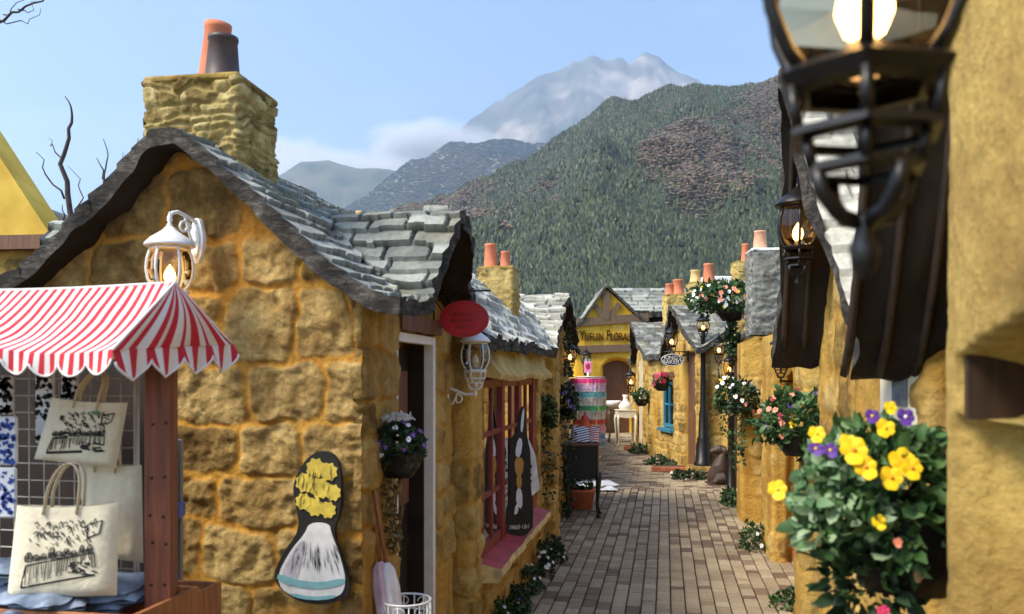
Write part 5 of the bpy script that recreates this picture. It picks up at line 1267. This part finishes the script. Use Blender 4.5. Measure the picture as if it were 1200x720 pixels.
packet(42, 64, 432, 520, 2.43, 'black and white patterned cloth strip left of the upper tote bag', PK, INK, 9)
packet(72, 92, 428, 470, 2.43, 'short black and white patterned cloth behind the handle of the upper tote bag', PK, INK, 11)
# shelf pole behind
b = MB(); q = W(210, 600, 3.0); b.box((q.x, q.y, 1.0), (.022, .022, .75), bev=.003); sp = empty('display_stand', (0, 0, 0), 0, 'grey metal display stand in the gap between post and stone gable', 'stand'); b.build('pole', plain('grey_metal', (.22, .22, .22), .5, .1), sp)
b = MB(); q = W(207, 598, 2.95); b.box(tuple(q), (.04, .06, .05), bev=.004); b.build('clip', plain('blue_plastic', (.05, .10, .35), .4), sp)

# ================================================================== generic painted cut-out on the gable
pc_ = empty('painted_panel', W(367, 640, 3.30), R(-10), 'painted wooden cut-out of yellow flowers in a white and blue vase on the stone gable', 'panel')
def cx(px, py): return ((px-367)/1000*3.33, -(py-640)/1000*3.33)
out = [(386, 529), (398, 537), (403, 560), (402, 600), (392, 622), (404, 652), (416, 690), (400, 703), (366, 708), (340, 700), (317, 680), (330, 650), (352, 622), (348, 596), (342, 570), (356, 543), (370, 531)]
def smooth(poly, it=2):
    for _ in range(it):
        poly = [q for i in range(len(poly)) for q in ((poly[i][0]*.75+poly[(i+1) % len(poly)][0]*.25, poly[i][1]*.75+poly[(i+1) % len(poly)][1]*.25), (poly[i][0]*.25+poly[(i+1) % len(poly)][0]*.75, poly[i][1]*.25+poly[(i+1) % len(poly)][1]*.75))]
    return poly
def patch(nm, poly, d0, d1, mat, it=2):
    b = MB(); b.prism([cx(*p) for p in smooth(poly, it)], d0, d1); return b.build(nm, mat, pc_)
patch('board', out, -.012, .006, plain('board_black', (.015, .014, .014), .6, .3))
STRAW = plain('straw_yellow', (.62, .47, .07), .6, .3, 30)
for k, (fx, fy, fr_) in enumerate(((372, 549, 13), (388, 553, 12), (359, 566, 13), (377, 572, 14), (393, 577, 11), (357, 588, 11), (371, 594, 12), (387, 597, 11))):
    pts_ = [(fx+fr_*(1 if q % 2 else .72)*math.cos(q*math.pi/8), fy+fr_*(1 if q % 2 else .72)*math.sin(q*math.pi/8)) for q in range(16)]
    o = patch('painted_flower', pts_, -.0155-.0006*(k % 3), -.0125, STRAW, 1)
patch('painted_vase', [(364, 612), (389, 612), (391, 624), (402, 650), (410, 682), (398, 700), (340, 700), (322, 680), (340, 646), (359, 625)], -.0155, -.0125, plain('chalk_white', (.72, .72, .72), .6, .12, 30))
patch('lilac_shading', [(357, 630), (360, 640), (346, 692), (327, 680), (342, 648)], -.0168, -.0157, plain('pale_lilac', (.50, .48, .54), .6, .2, 30))
TQ = plain('pale_turquoise', (.22, .46, .50), .6, .15, 30)
patch('blue_band', [(326, 672), (350, 679), (378, 681), (406, 674), (409, 681), (378, 689), (346, 687), (324, 680)], -.0182, -.0170, TQ, 1)
patch('blue_band', [(340, 694), (368, 698), (398, 694), (394, 699), (368, 702), (344, 699)], -.0182, -.0170, TQ, 1)
b = MB(); rs = random.Random(8)
for k in range(75):
    t = rs.random(); 
    if k < 30: p = (rs.uniform(352, 392), rs.uniform(545, 585)); q = (p[0]+rs.uniform(-6, 2), p[1]+rs.uniform(8, 18))
    else: p = (rs.uniform(345, 396), rs.uniform(630, 655)); q = (p[0]+(p[0]-372)*.25, p[1]+rs.uniform(8, 22))
    a = Vector((cx(*p)[0], 0, cx(*p)[1])); c = Vector((cx(*q)[0], 0, cx(*q)[1])); nn = Vector((-(c-a).z, 0, (c-a).x)).normalized()*.0016; y = Vector((0, -.0186, 0))
    b.add([a+y, (a+c)/2+nn+y, c+y, (a+c)/2-nn+y], [(0, 1, 2, 3)])
b.build('brush_stroke', INK, pc_)

# ================================================================== umbrella stand
us = empty('umbrella_stand', (*W(476, 700, 3.42)[:2], .10), 0, 'white wire umbrella basket on the ground beside the open door', 'umbrella stand')
zt = W(476, 703, 3.42).z-.10; b = MB(); rr_ = .098
for z in (zt, zt-.06, .02, .25): b.tube([(rr_*math.cos(t), rr_*math.sin(t), z) for t in np.linspace(0, 2*math.pi, 33)], .0045 if z == zt else .003, 6)
for k in range(14): a = 2*math.pi*k/14; b.tube([(rr_*math.cos(a), rr_*math.sin(a), .02), (rr_*math.cos(a), rr_*math.sin(a), zt)], .0028, 5)
for k in range(7):
    a0 = 2*math.pi*k/7; b.tube([(rr_*math.cos(a0+.3*math.cos(t)*(1-t/9)), rr_*math.sin(a0+.3*math.cos(t)*(1-t/9)), zt-.03+.025*math.sin(t)*(1-t/9)) for t in np.linspace(0, 6.3, 16)], .0022, 5)
b.build('wire_basket', WHITE, us)
b = MB(); b.lathe([(.001, 0), (.1, 0), (.1, .015), (.001, .015)], 24); b.build('base', WHITE, us, (0, 0, 0))
def umbrella(dx, lean, mat, label, seed, crook=True):
    r_ = empty('folded_umbrella', (us.location.x+dx, us.location.y-.01, .13), 0, label, 'umbrella', 'folded umbrellas in the wire basket'); ht = .82
    M = Matrix.Rotation(R(lean), 4, 'Y') @ Matrix.Diagonal((1.15, 1.15, 1.22, 1)); b = MB(); n = 20; V = []
    for i, (r, z) in enumerate(((.004, 0), (.014, .04), (.022, .2), (.028, .38), (.032, .52), (.024, .58), (.010, .60))):
        for j in range(n): t = 2*math.pi*j/n; q = r*(1+.22*math.sin(5*t+z*6)); V.append((q*math.cos(t), q*math.sin(t), z))
    b.add(V, [(i*n+j, i*n+(j+1) % n, (i+1)*n+(j+1) % n, (i+1)*n+j) for i in range(6) for j in range(n)], 0, True, M); b.build('cover', mat, r_)
    b = MB(); pt = [(0, 0, .56), (0, 0, .76)]+([(-.028+.028*math.cos(t), 0, .76+.028*math.sin(t)*1.2) for t in np.linspace(.2, 3.4, 12)]+[(-.057, 0, .735)] if crook else [(0, 0, .85)])
    b.tube(pt, .0075, 8, M=M); b.build('crook_handle', wood('umbrella_wood', (.30, .12, .045)), r_)
umbrella(-.015, -7, plain('pink_white_cloth', (.62, .42, .47), .7, .3, 14, bmp=.2), 'folded pink umbrella with a wooden crook, leaning left in the wire basket', 1)
umbrella(.035, -9, plain('white_cloth', (.70, .66, .66), .7, .15, 14, bmp=.2), 'folded white umbrella, the right one in the wire basket', 2, False)

# ================================================================== signs
sg = empty('oval_sign', W(544, 374, 4.27), R(-4), 'red oval sign with faint dark lettering hanging from a scrolled iron bracket', 'sign')
b = MB(); n = 48; b.prism([(.125*math.cos(2*math.pi*k/n), .092*math.sin(2*math.pi*k/n)) for k in range(n)], -.008, .008); b.build('board', SIGN_RED, sg)
b = MB()
ring = [(.113*math.cos(t), -.0085, .081*math.sin(t)) for t in np.linspace(0, 2*math.pi, 49)]; b.tube(ring, .0012, 4); b.build('rim', plain('sign_dark_red', (.22, .012, .016), .5), sg)
# the lettering is too faint to read in the photograph: three short rows of dark strokes
b = MB(); rs = random.Random(12)
for (z, x0, x1) in ((.024, -.05, .035), (-.008, -.07, .068), (-.040, -.045, .04)):
    x = x0
    while x < x1:
        wv = rs.uniform(.006, .011); hq = .008
        for _ in range(rs.choice((2, 3))):
            if rs.random() < .6: xx = x+rs.choice((0, wv)); b.box((xx, -.0086, z), (.0026, .001, hq*2))
            else: b.box((x+wv/2, -.0091, z+rs.choice((-hq, 0, hq))), (wv, .001, .0026))
        x += wv+.007
b.build('lettering', plain('sign_letter', (.13, .01, .012), .5, bmp=0), sg)
b = MB(); loc = sg.location; x0, y0 = FL.xy(-.01, 1.02); 
def s3(px, py, y=4.28): p = W(px, py, y)-loc; return (p.x, p.y, p.z)
b.tube([s3(508, 333), s3(508, 387)], .005, 6); b.tube([s3(506, 341), s3(575, 341)], .005, 6)
b.tube([s3(508, 383), s3(515, 378), s3(526, 358), s3(534, 343)], .0035, 6); b.tube([s3(508, 350), s3(518, 365), s3(527, 378)], .0035, 6)
for (cx_, cy_, r, ph) in ((515, 348, 6, 0), (515, 378, 6, 1), (515, 335, 6, 2)):
    b.tube([s3(cx_+r*math.cos(t)*(1-t/9), cy_+r*math.sin(t)*(1-t/9)) for t in np.linspace(ph, ph+6, 18)], .003, 6)
b.tube([s3(535, 341), s3(535, 354)], .003, 6); b.tube([s3(556, 341), s3(556, 355)], .003, 6)
b.build('bracket', BLACK, sg)
sk = empty('oval_sign', W(788, 422, 14.4), R(3), 'small black oval bakery sign with white lettering under a black lantern', 'sign')
b = MB(); b.prism([(.20*math.cos(2*math.pi*k/n), .105*math.sin(2*math.pi*k/n)) for k in range(n)], -.012, .012); b.build('board', BLACK, sk)
b = MB(); b.tube([(.19*math.cos(t), -.013, .097*math.sin(t)) for t in np.linspace(0, 2*math.pi, 49)], .0055, 6); b.build('rim', WHITE, sk)
for tx, z in (("KING'S", .035), ("BAKERY", -.035)): text_mesh('lettering', tx, .098, WHITE, sk, Matrix.Translation((0, -.016, z)) @ Matrix.Rotation(R(90), 4, 'X'), .002)
b = MB(); b.tube([(-.12, 0, .085), (-.12, 0, .14)], .006, 5); b.tube([(.12, 0, .085), (.12, 0, .14)], .006, 5); b.tube([(-.15, 0, .14), (.30, 0, .14)], .009, 6); b.build('bracket', BLACK, sk)
# black cut-out board in the shop window
bb = empty('cutout_board', (*FL.xy(-.165, 2.62), .50), R(24), 'tall black board with white and tan brushwork leaning in the red shop window', 'board')
hB = .89
def bp(x, z): return (x*.11, z*hB)
b = MB(); b.prism([bp(*p) for p in smooth([(-.9, 0), (.9, 0), (.95, .22), (.75, .4), (.8, .62), (.5, .78), (.42, .98), (.1, 1.0), (-.2, .8), (-.6, .74), (-.75, .5), (-.6, .3), (-.9, .2)], 1)], -.008, .008); b.build('board', plain('board_black', (.015, .014, .014)), bb)
for nm, pts_, mt in (('white_patch', [(.05, .80), (.22, .80), (.34, .97), (.24, .985), (.10, .9)], 'chalk_white'), ('white_patch', [(-.35, .62), (.05, .60), (.22, .74), (-.1, .76)], 'chalk_white'), ('tan_patch', [(-.3, .47), (.2, .46), (.3, .6), (-.35, .61)], 'tan_paint'), ('tan_patch', [(-.2, .37), (.1, .36), (.16, .46), (-.22, .47)], 'tan_paint'), ('white_patch', [(-.25, .24), (.2, .20), (.16, .36), (-.22, .37)], 'chalk_white'), ('white_patch', [(-.4, .16), (-.1, .18), (-.1, .25), (-.28, .24)], 'chalk_white')):
    b = MB(); b.prism([bp(*p) for p in smooth(pts_, 1)], -.0115, -.0085); b.build(nm, MATS.get(mt) or plain('tan_paint', (.50, .26, .06), .6, .2), bb)
b = MB(); rs = random.Random(3)
for k in range(10):
    x = -.075+.15*k/10
    for _ in range(2): b.box((x+rs.choice((0, .009)), -.0093, .062+.004*rs.uniform(-1, 1)), (.003, .0012, .026))
    b.box((x+.005, -.0099, .062+rs.choice((-.012, 0, .012))), (.010, .0012, .003))
b.build('lettering', WHITE, bb)
hc = empty('patterned_bag', (*FL.xy(-.15, 3.02), 1.12), R(30), 'black and white patterned bag hanging beside the black board at the red window', 'bag')
b = MB(); b.prism([(-.02, 0), (.01, .02), (.07, -.10), (.11, -.36), (.02, -.42), (-.06, -.33)], -.012, .012); b.build('body', plain('pattern_white', (.72, .71, .68), .8), hc)
b = MB(); rs = random.Random(7)
for k in range(26):
    z = -rs.uniform(.06, .36); x = rs.uniform(-.03, .06)*(-z/.3); r = .010; b.add([(x+r*rs.uniform(.5, 1.2)*math.cos(j), -.0135, z+r*1.3*rs.uniform(.5, 1.2)*math.sin(j)) for j in range(6)], [tuple(range(6))])
b.build('print', INK, hc)

# ================================================================== furniture in the lane
def cab_leg(b, x, y, h, M=None, mi=0, top=.028):
    sx = 1 if x > 0 else -1; sy = 1 if y > 0 else -1
    b.tube([(x, y, h), (x+sx*.012, y+sy*.012, h*.86), (x+sx*.004, y+sy*.004, h*.6), (x-sx*.006, y-sy*.006, h*.25), (x+sx*.004, y+sy*.004, .05), (x+sx*.018, y+sy*.018, 0)], [top, top*1.05, top*.75, top*.5, top*.45, top*.7], 8, mi, M=M)
def small_table(name, label, pos, rz, wx, wy, h, skirt, mtop, mbody):
    r_ = empty(name, pos, rz, label, 'table'); b = MB(); b.box((0, 0, h-.012), (wx, wy, .024), bev=.006); b.build('tabletop', mtop, r_)
    b = MB(); z1, z0 = h-.026, h-.026-skirt; n = 16
    for s_ in (-1, 1):
        pl = [(-wx/2+.02, z1), (wx/2-.02, z1)]+[(wx/2-.02-(wx-.04)*i/n, z0-.03*(abs(2*i/n-1)**2)+.02*math.cos(2*math.pi*i/n)) for i in range(n+1)]
        b.prism(pl, s_*(wy/2-.025)-.008, s_*(wy/2-.025)+.008)
        b.box((s_*(wx/2-.028), 0, (z0+z1)/2), (.016, wy-.07, skirt))
    b.build('apron', mbody, r_)
    for sx in (-1, 1):
        for sy in (-1, 1): b = MB(); cab_leg(b, sx*(wx/2-.03), sy*(wy/2-.03), z0+.04); b.build('leg', mbody, r_)
    return r_
BLACKW = plain('black_lacquer', (.014, .011, .011), .35, .3, 12, bmp=.08)
tb = small_table('console_table', 'black console table with a brown top and curved legs on the left of the lane', (*W(683, 606, 9.75)[:2], 0), R(-8), .40, .34, .83, .36, wood('brown_top', (.22, .08, .035)), BLACKW)
tx, ty = tb.location.x, tb.location.y
def pouch(x, y, z, sx, sz, rot, c2, label):
    m, nt, bs = newmat('striped_cloth'); tcn = N(nt, 'TexCoord'); wv = N(nt, 'TexWave', Scale=11.0); wv.bands_direction = 'Z'; mp = N(nt, 'Mapping'); mp.inputs['Rotation'].default_value = (0, R(14), 0)
    nt.links.new(tcn.outputs['Object'], mp.inputs[0]); nt.links.new(mp.outputs[0], wv.inputs[0]); r = ramp(nt, [(.49, (.75, .73, .70)), (.51, c2)]); nt.links.new(wv.outputs[0], r.inputs[0]); nt.links.new(r.outputs[0], bs.inputs['Base Color'])
    V, F = [], []; g = 12
    for s_ in (0, 1):
        o = len(V)
        for i in range(g+1):
            for j in range(g+1):
                a, c = i/g, j/g; e = (1-(2*a-1)**4)*(1-c**6); q = sx*(1-.12*c); V.append(((a-.5)*q, (-1 if s_ == 0 else 1)*(.004+.05*e*(1-.5*c)), c*sz))
        for i in range(g):
            for j in range(g): k = o+i*(g+1)+j; f = (k, k+g+1, k+g+2, k+1); F.append(f if s_ == 0 else f[::-1])
    o = mesh_np('striped_pouch', V, F, m); o.location = (x, y, z); o.rotation_euler = (R(-18), 0, rot); tag(o, label, 'pouch', 'striped pouches on the console table')
pouch(tx-.02, ty-.06, .832, .22, .19, R(8), (.02, .03, .09), 'navy and white striped pouch on the black console table')
pouch(tx+.11, ty-.02, .832, .16, .18, R(-35), (.5, .02, .03), 'red and white striped pouch behind the navy one on the console table')
jar = empty('orange_lantern', (tx+.03, ty+.09, .832), 0, 'small orange-red glazed jar at the back of the console table', 'jar')
b = MB(); b.lathe([(.001, 0), (.05, 0), (.075, .08), (.07, .16), (.045, .22), (.04, .25), (.05, .27), (.03, .27)], 18); b.build('body', plain('orange_glaze', (.66, .11, .02), .3, .2), jar)
b = MB(); b.lathe([(.05, .27), (.035, .30), (.012, .31), (.018, .33), (.001, .34)], 16); b.build('lid', plain('red_glaze', (.5, .03, .02), .3, .2), jar)
pt = empty('planter', (*W(679, 580, 10.3)[:2], 0), 0, 'terracotta planter with white flowers under the black console table', 'planter')
b = MB(); b.lathe([(.001, 0), (.15, 0), (.19, .2), (.205, .205), (.205, .235), (.17, .235)], 22); b.build('pot', TERRA, pt)
c_, n_ = ball_pts(220, .17, .16, .14, 61, .3, -.1); leaves('foliage', c_+np.array([0, 0, .25]), n_, .06, LEAF, pt, 61)
rs = random.Random(4)
for k in range(12): a = rs.uniform(0, 6.3); q = rs.uniform(.05, .16); flower('blossom', pt, [PET_W, PET_Y], .026, (q*math.cos(a), q*math.sin(a)-.03, .25+.14*math.sqrt(max(0, 1-(q/.17)**2))), (0, -.5, 1))
cl_ = cloth_pile((*W(700, 567, 11.9)[:2], .012), (.55, .30, .11), plain('white_linen', (.7, .7, .72), .9, .12, 8, bmp=.2), 'folded white sheet lying on the paving behind the console table', 51, 2, 'folded_sheet', 'cloth', None)
# spinning rack
rk = empty('display_rack', (*W(689, 533, 16.6)[:2], 0), 0, 'tall round display rack hung with rows of pink, teal and green packets', 'display rack')
b = MB(); b.lathe([(.001, 0), (.26, 0), (.26, .03), (.03, .05), (.022, 1.55), (.33, 1.56), (.34, 1.575), (.02, 1.58), (.02, 1.66)], 24); b.build('frame', WHITE, rk)
tiers = [(1.53, (.78, .06, .24), 34), (1.40, (.62, .42, .58), 34), (1.27, (.16, .46, .48), 34), (1.14, (.62, .55, .42), 34), (1.01, (.08, .42, .16), 34), (.88, (.60, .52, .42), 34), (.74, (.66, .08, .06), 30), (.60, (.72, .35, .45), 30), (.46, (.12, .30, .52), 30), (.32, (.16, .36, .42), 28)]
rs = random.Random(9)
for (z, c, n_p) in tiers:
    m0 = plain('packet_%02d' % int(z*100), c, .5, .2, 40, bmp=0); m1 = plain('packet_pale_%02d' % int(z*100), tuple(min(.85, q*.55+.35) for q in c), .5, .2, 40, bmp=0); b = MB()
    for k in range(n_p):
        a = 2*math.pi*k/n_p; rr = .33+rs.uniform(-.015, .015)
        M = Matrix.Rotation(a, 4, 'Z') @ Matrix.Translation((rr, 0, z-.055)) @ Matrix.Rotation(rs.uniform(-.4, .4), 4, 'Z') @ Matrix.Rotation(rs.uniform(-.12, .12), 4, 'X')
        b.box((0, 0, .018), (.014, .062, .085), 0, M, .003); b.box((0, 0, -.044), (.012, .058, .034), 1, M, .003)
    b.lathe([(.325, z+.008), (.335, z+.008), (.335, z+.014), (.325, z+.014)], 24, 2)
    o = b.build('packet_row', [m0, m1, WHITE], rk); tag(o, kind='stuff')
b = MB(); b.box((0, 0, 1.76), (.15, .02, .22), bev=.008); b.build('topper', plain('pink_card', (.72, .25, .36), .5, .2), rk)
b = MB(); b.prism([(.045*math.cos(t)*1.0, 1.77+.06*math.sin(t)) for t in np.linspace(0, 6.2, 14)], -.014, -.0115); b.build('topper_mark', plain('dark_pink', (.42, .02, .07), .5), rk)
# white tables further on
small_table('side_table', 'cream side table with curved legs beside the gatehouse passage', (*W(733, 522, 19.2)[:2], 0), R(4), .44, .40, .83, .14, CREAM, CREAM)
wt = W(733, 480, 19.2)
jg = empty('white_jug', (wt.x, wt.y, .832), 0, 'white china jug on the cream side table', 'jug')
b = MB(); b.lathe([(.001, 0), (.13, 0), (.16, .07), (.11, .15), (.06, .20), (.05, .27), (.075, .33), (.05, .33)], 18); b.build('body', WHITE, jg)
b = MB(); b.tube([(.05, 0, .29), (.14, 0, .27), (.15, 0, .16), (.11, 0, .12)], .014, 8); b.build('handle', WHITE, jg)
small_table('side_table', 'slim pale plant stand left of the cream side table', (*W(719, 522, 20.4)[:2], 0), 0, .26, .26, .80, .06, WOOD_BEAM, WOOD_BEAM)
wv_ = empty('white_pot', (*W(719, 522, 20.4)[:2], .802), 0, 'white ornament bowl on the slim plant stand', 'bowl')
b = MB(); b.lathe([(.001, 0), (.08, 0), (.17, .08), (.2, .17), (.17, .19), (.14, .12), (.001, .08)], 18); b.build('body', WHITE, wv_)
# terracotta troughs
for (px, py, Y, wx, lab_) in ((784, 553, 14.2, .58, 'nearer low terracotta trough on the paving in front of the bakery'), (748, 527, 18.3, .62, 'farther low terracotta trough on the paving by the cream table')):
    r_ = empty('terracotta_trough', (*W(px, py, Y)[:2], 0), R(-8), lab_, 'planter', 'terracotta troughs on the right of the lane')
    b = MB(); b.box((0, 0, .045), (wx, .24, .09), bev=.012); b.build('trough', plain('brick_clay', (.36, .12, .06), .8, .2, 14), r_)
    b = MB(); b.box((0, 0, .089), (wx-.06, .18, .012)); b.build('earth', SOIL, r_)
b = MB(); b.box((0, 0, .05), (.22, .8, .10), bev=.01); r_ = empty('brick_step', (*W(948, 662, 7.1)[:2], 0), R(-12), 'dark red brick step at the foot of the right wall', 'step'); b.build('slab', plain('brick_clay', (.36, .12, .06)), r_)
# seated dog statue
dg_ = empty('dog_statue', (*W(844, 566, 12.55)[:2], 0), R(180), 'dark brown seated dog statue next to the black lamp post', 'statue')
b = MB(); k_ = 1.0
b.tube([(.02, -.06, .02), (.02, -.04, .12), (.0, 0, .24), (-.03, .0, .38), (-.05, 0, .46)], [.15, .165, .13, .09, .07], 14)
b.tube([(-.05, 0, .44), (-.03, 0, .50), (.02, 0, .51), (.11, 0, .485), (.15, 0, .475)], [.05, .08, .075, .045, .032], 12)
for s_ in (-1, 1):
    b.tube([(.06, s_*.06, .28), (.10, s_*.06, .14), (.10, s_*.06, .03), (.14, s_*.06, .02)], [.05, .04, .032, .034], 8)
    b.tube([(-.04, s_*.12, .10), (.06, s_*.13, .08), (.12, s_*.13, .03)], [.08, .06, .035], 8)
    b.tube([(-.04, s_*.055, .54), (-.055, s_*.085, .50), (-.05, s_*.095, .43)], [.02, .03, .012], 8)
o = b.build('body', wood('statue_wood', (.055, .03, .02)), dg_); md = o.modifiers.new('remesh', 'REMESH'); md.mode = 'VOXEL'; md.voxel_size = .012; md.use_smooth_shade = True
b = MB(); b.box((0.02, -.01, .012), (.34, .34, .03), bev=.006); b.build('base', wood('statue_wood', (.055, .03, .02)), dg_)
# picture board and dark door frame on the near right wall
pb = empty('notice_board', W(1055, 455, 2.33), R(-78), 'pale notice board with a small grey picture on the right wall under the dark eave', 'notice board')
b = MB(); b.box((0, 0, 0), (.16, .014, .26), bev=.003); b.build('board', CREAM, pb); b = MB(); b.box((.01, -.009, .02), (.06, .006, .14)); b.build('picture', plain('picture_grey', (.16, .17, .19), .6, .5, 30), pb)
# overhead cables
def cable(p, q, sag, label):
    b = MB(); P, Q = Vector(p), Vector(q); b.tube([P.lerp(Q, t)-Vector((0, 0, sag*4*t*(1-t))) for t in np.linspace(0, 1, 14)], .008, 5); tag(b.build('cable', BLACK), label, 'cable', 'overhead cables by the chimneys')
cable(W(836, 315, 15.6), W(1010, 280, 7.0), .1, 'upper black cable running past the yellow chimney pots')
cable(W(865, 318, 11.4), W(1005, 300, 7.5), .08, 'lower black cable running in front of the grey stone chimney')
# bare trees
def bare_tree(base, paths, label, mat, name='bare_tree'):
    r_ = empty(name, base, 0, label, 'tree', 'bare trees behind the left cottages'); b0 = MB(); b1 = MB(); rs = random.Random(len(paths))
    for k, (pts, r0, r1) in enumerate(paths):
        b = b0 if k == 0 else b1; P = [Vector(p)-Vector(base) for p in pts]
        D = []
        for i in range(len(P)-1):
            for t in (0, .33, .66): D.append(P[i].lerp(P[i+1], t)+Vector((rs.gauss(0, .012), rs.gauss(0, .01), rs.gauss(0, .01))))
        D.append(P[-1]); n = len(D); b.tube(D, [r0+(r1-r0)*i/(n-1) for i in range(n)], 6)
    b0.build('trunk', mat, r_); b1.build('branches', mat, r_)
BARK = plain('bark', (.075, .055, .05), .9, .4, 20, bmp=.5)
Yt = 7.6
bare_tree((W(92, 240, Yt).x, Yt, 0), [([(W(92, 240, Yt).x, Yt, 0), W(92, 300, Yt), W(86, 248, Yt), W(73, 193, Yt), W(80, 150, Yt), W(86, 132, Yt), W(76, 113, Yt)], .035, .004), ([W(79, 232, Yt), W(55, 205, Yt), W(42, 178, Yt)], .010, .003), ([W(73, 193, Yt), W(63, 172, Yt), W(57, 162, Yt)], .008, .002), ([W(88, 250, Yt), W(95, 232, Yt), W(92, 208, Yt), W(80, 195, Yt)], .007, .002), ([W(73, 260, Yt), W(73, 240, Yt)], .008, .003), ([W(92, 258, Yt), W(120, 240, Yt), W(124, 205, Yt), W(127, 182, Yt), W(121, 163, Yt)], .012, .003), ([W(124, 207, Yt), W(113, 185, Yt)], .009, .003), ([W(120, 242, Yt), W(148, 215, Yt), W(144, 178, Yt)], .008, .002), ([W(148, 215, Yt), W(165, 185, Yt), W(162, 162, Yt)], .009, .003)], 'bare leafless tree rising behind the left cottage roof', BARK)
Yt = 5.2; bx = W(-60, 200, Yt).x
bare_tree((bx, Yt, 0), [([(bx, Yt, 0), (bx-.05, Yt, 1.6), (bx, Yt, 3.0), W(-40, 60, Yt)], .08, .03), ([W(-40, 60, Yt), W(0, 27, Yt), W(22, 14, Yt), W(50, 0, Yt), W(70, -20, Yt)], .011, .003), ([W(0, 27, Yt), W(30, 28, Yt), W(48, 10, Yt)], .004, .0015), ([W(10, 20, Yt), W(14, 8, Yt), W(30, -6, Yt)], .004, .0015), ([W(22, 14, Yt), W(34, 14, Yt), W(46, 2, Yt)], .004, .0015), ([W(-40, 60, Yt), W(-60, 0, Yt), W(-40, -60, Yt)], .03, .01)], 'bare twig reaching in at the top left corner', BARK)
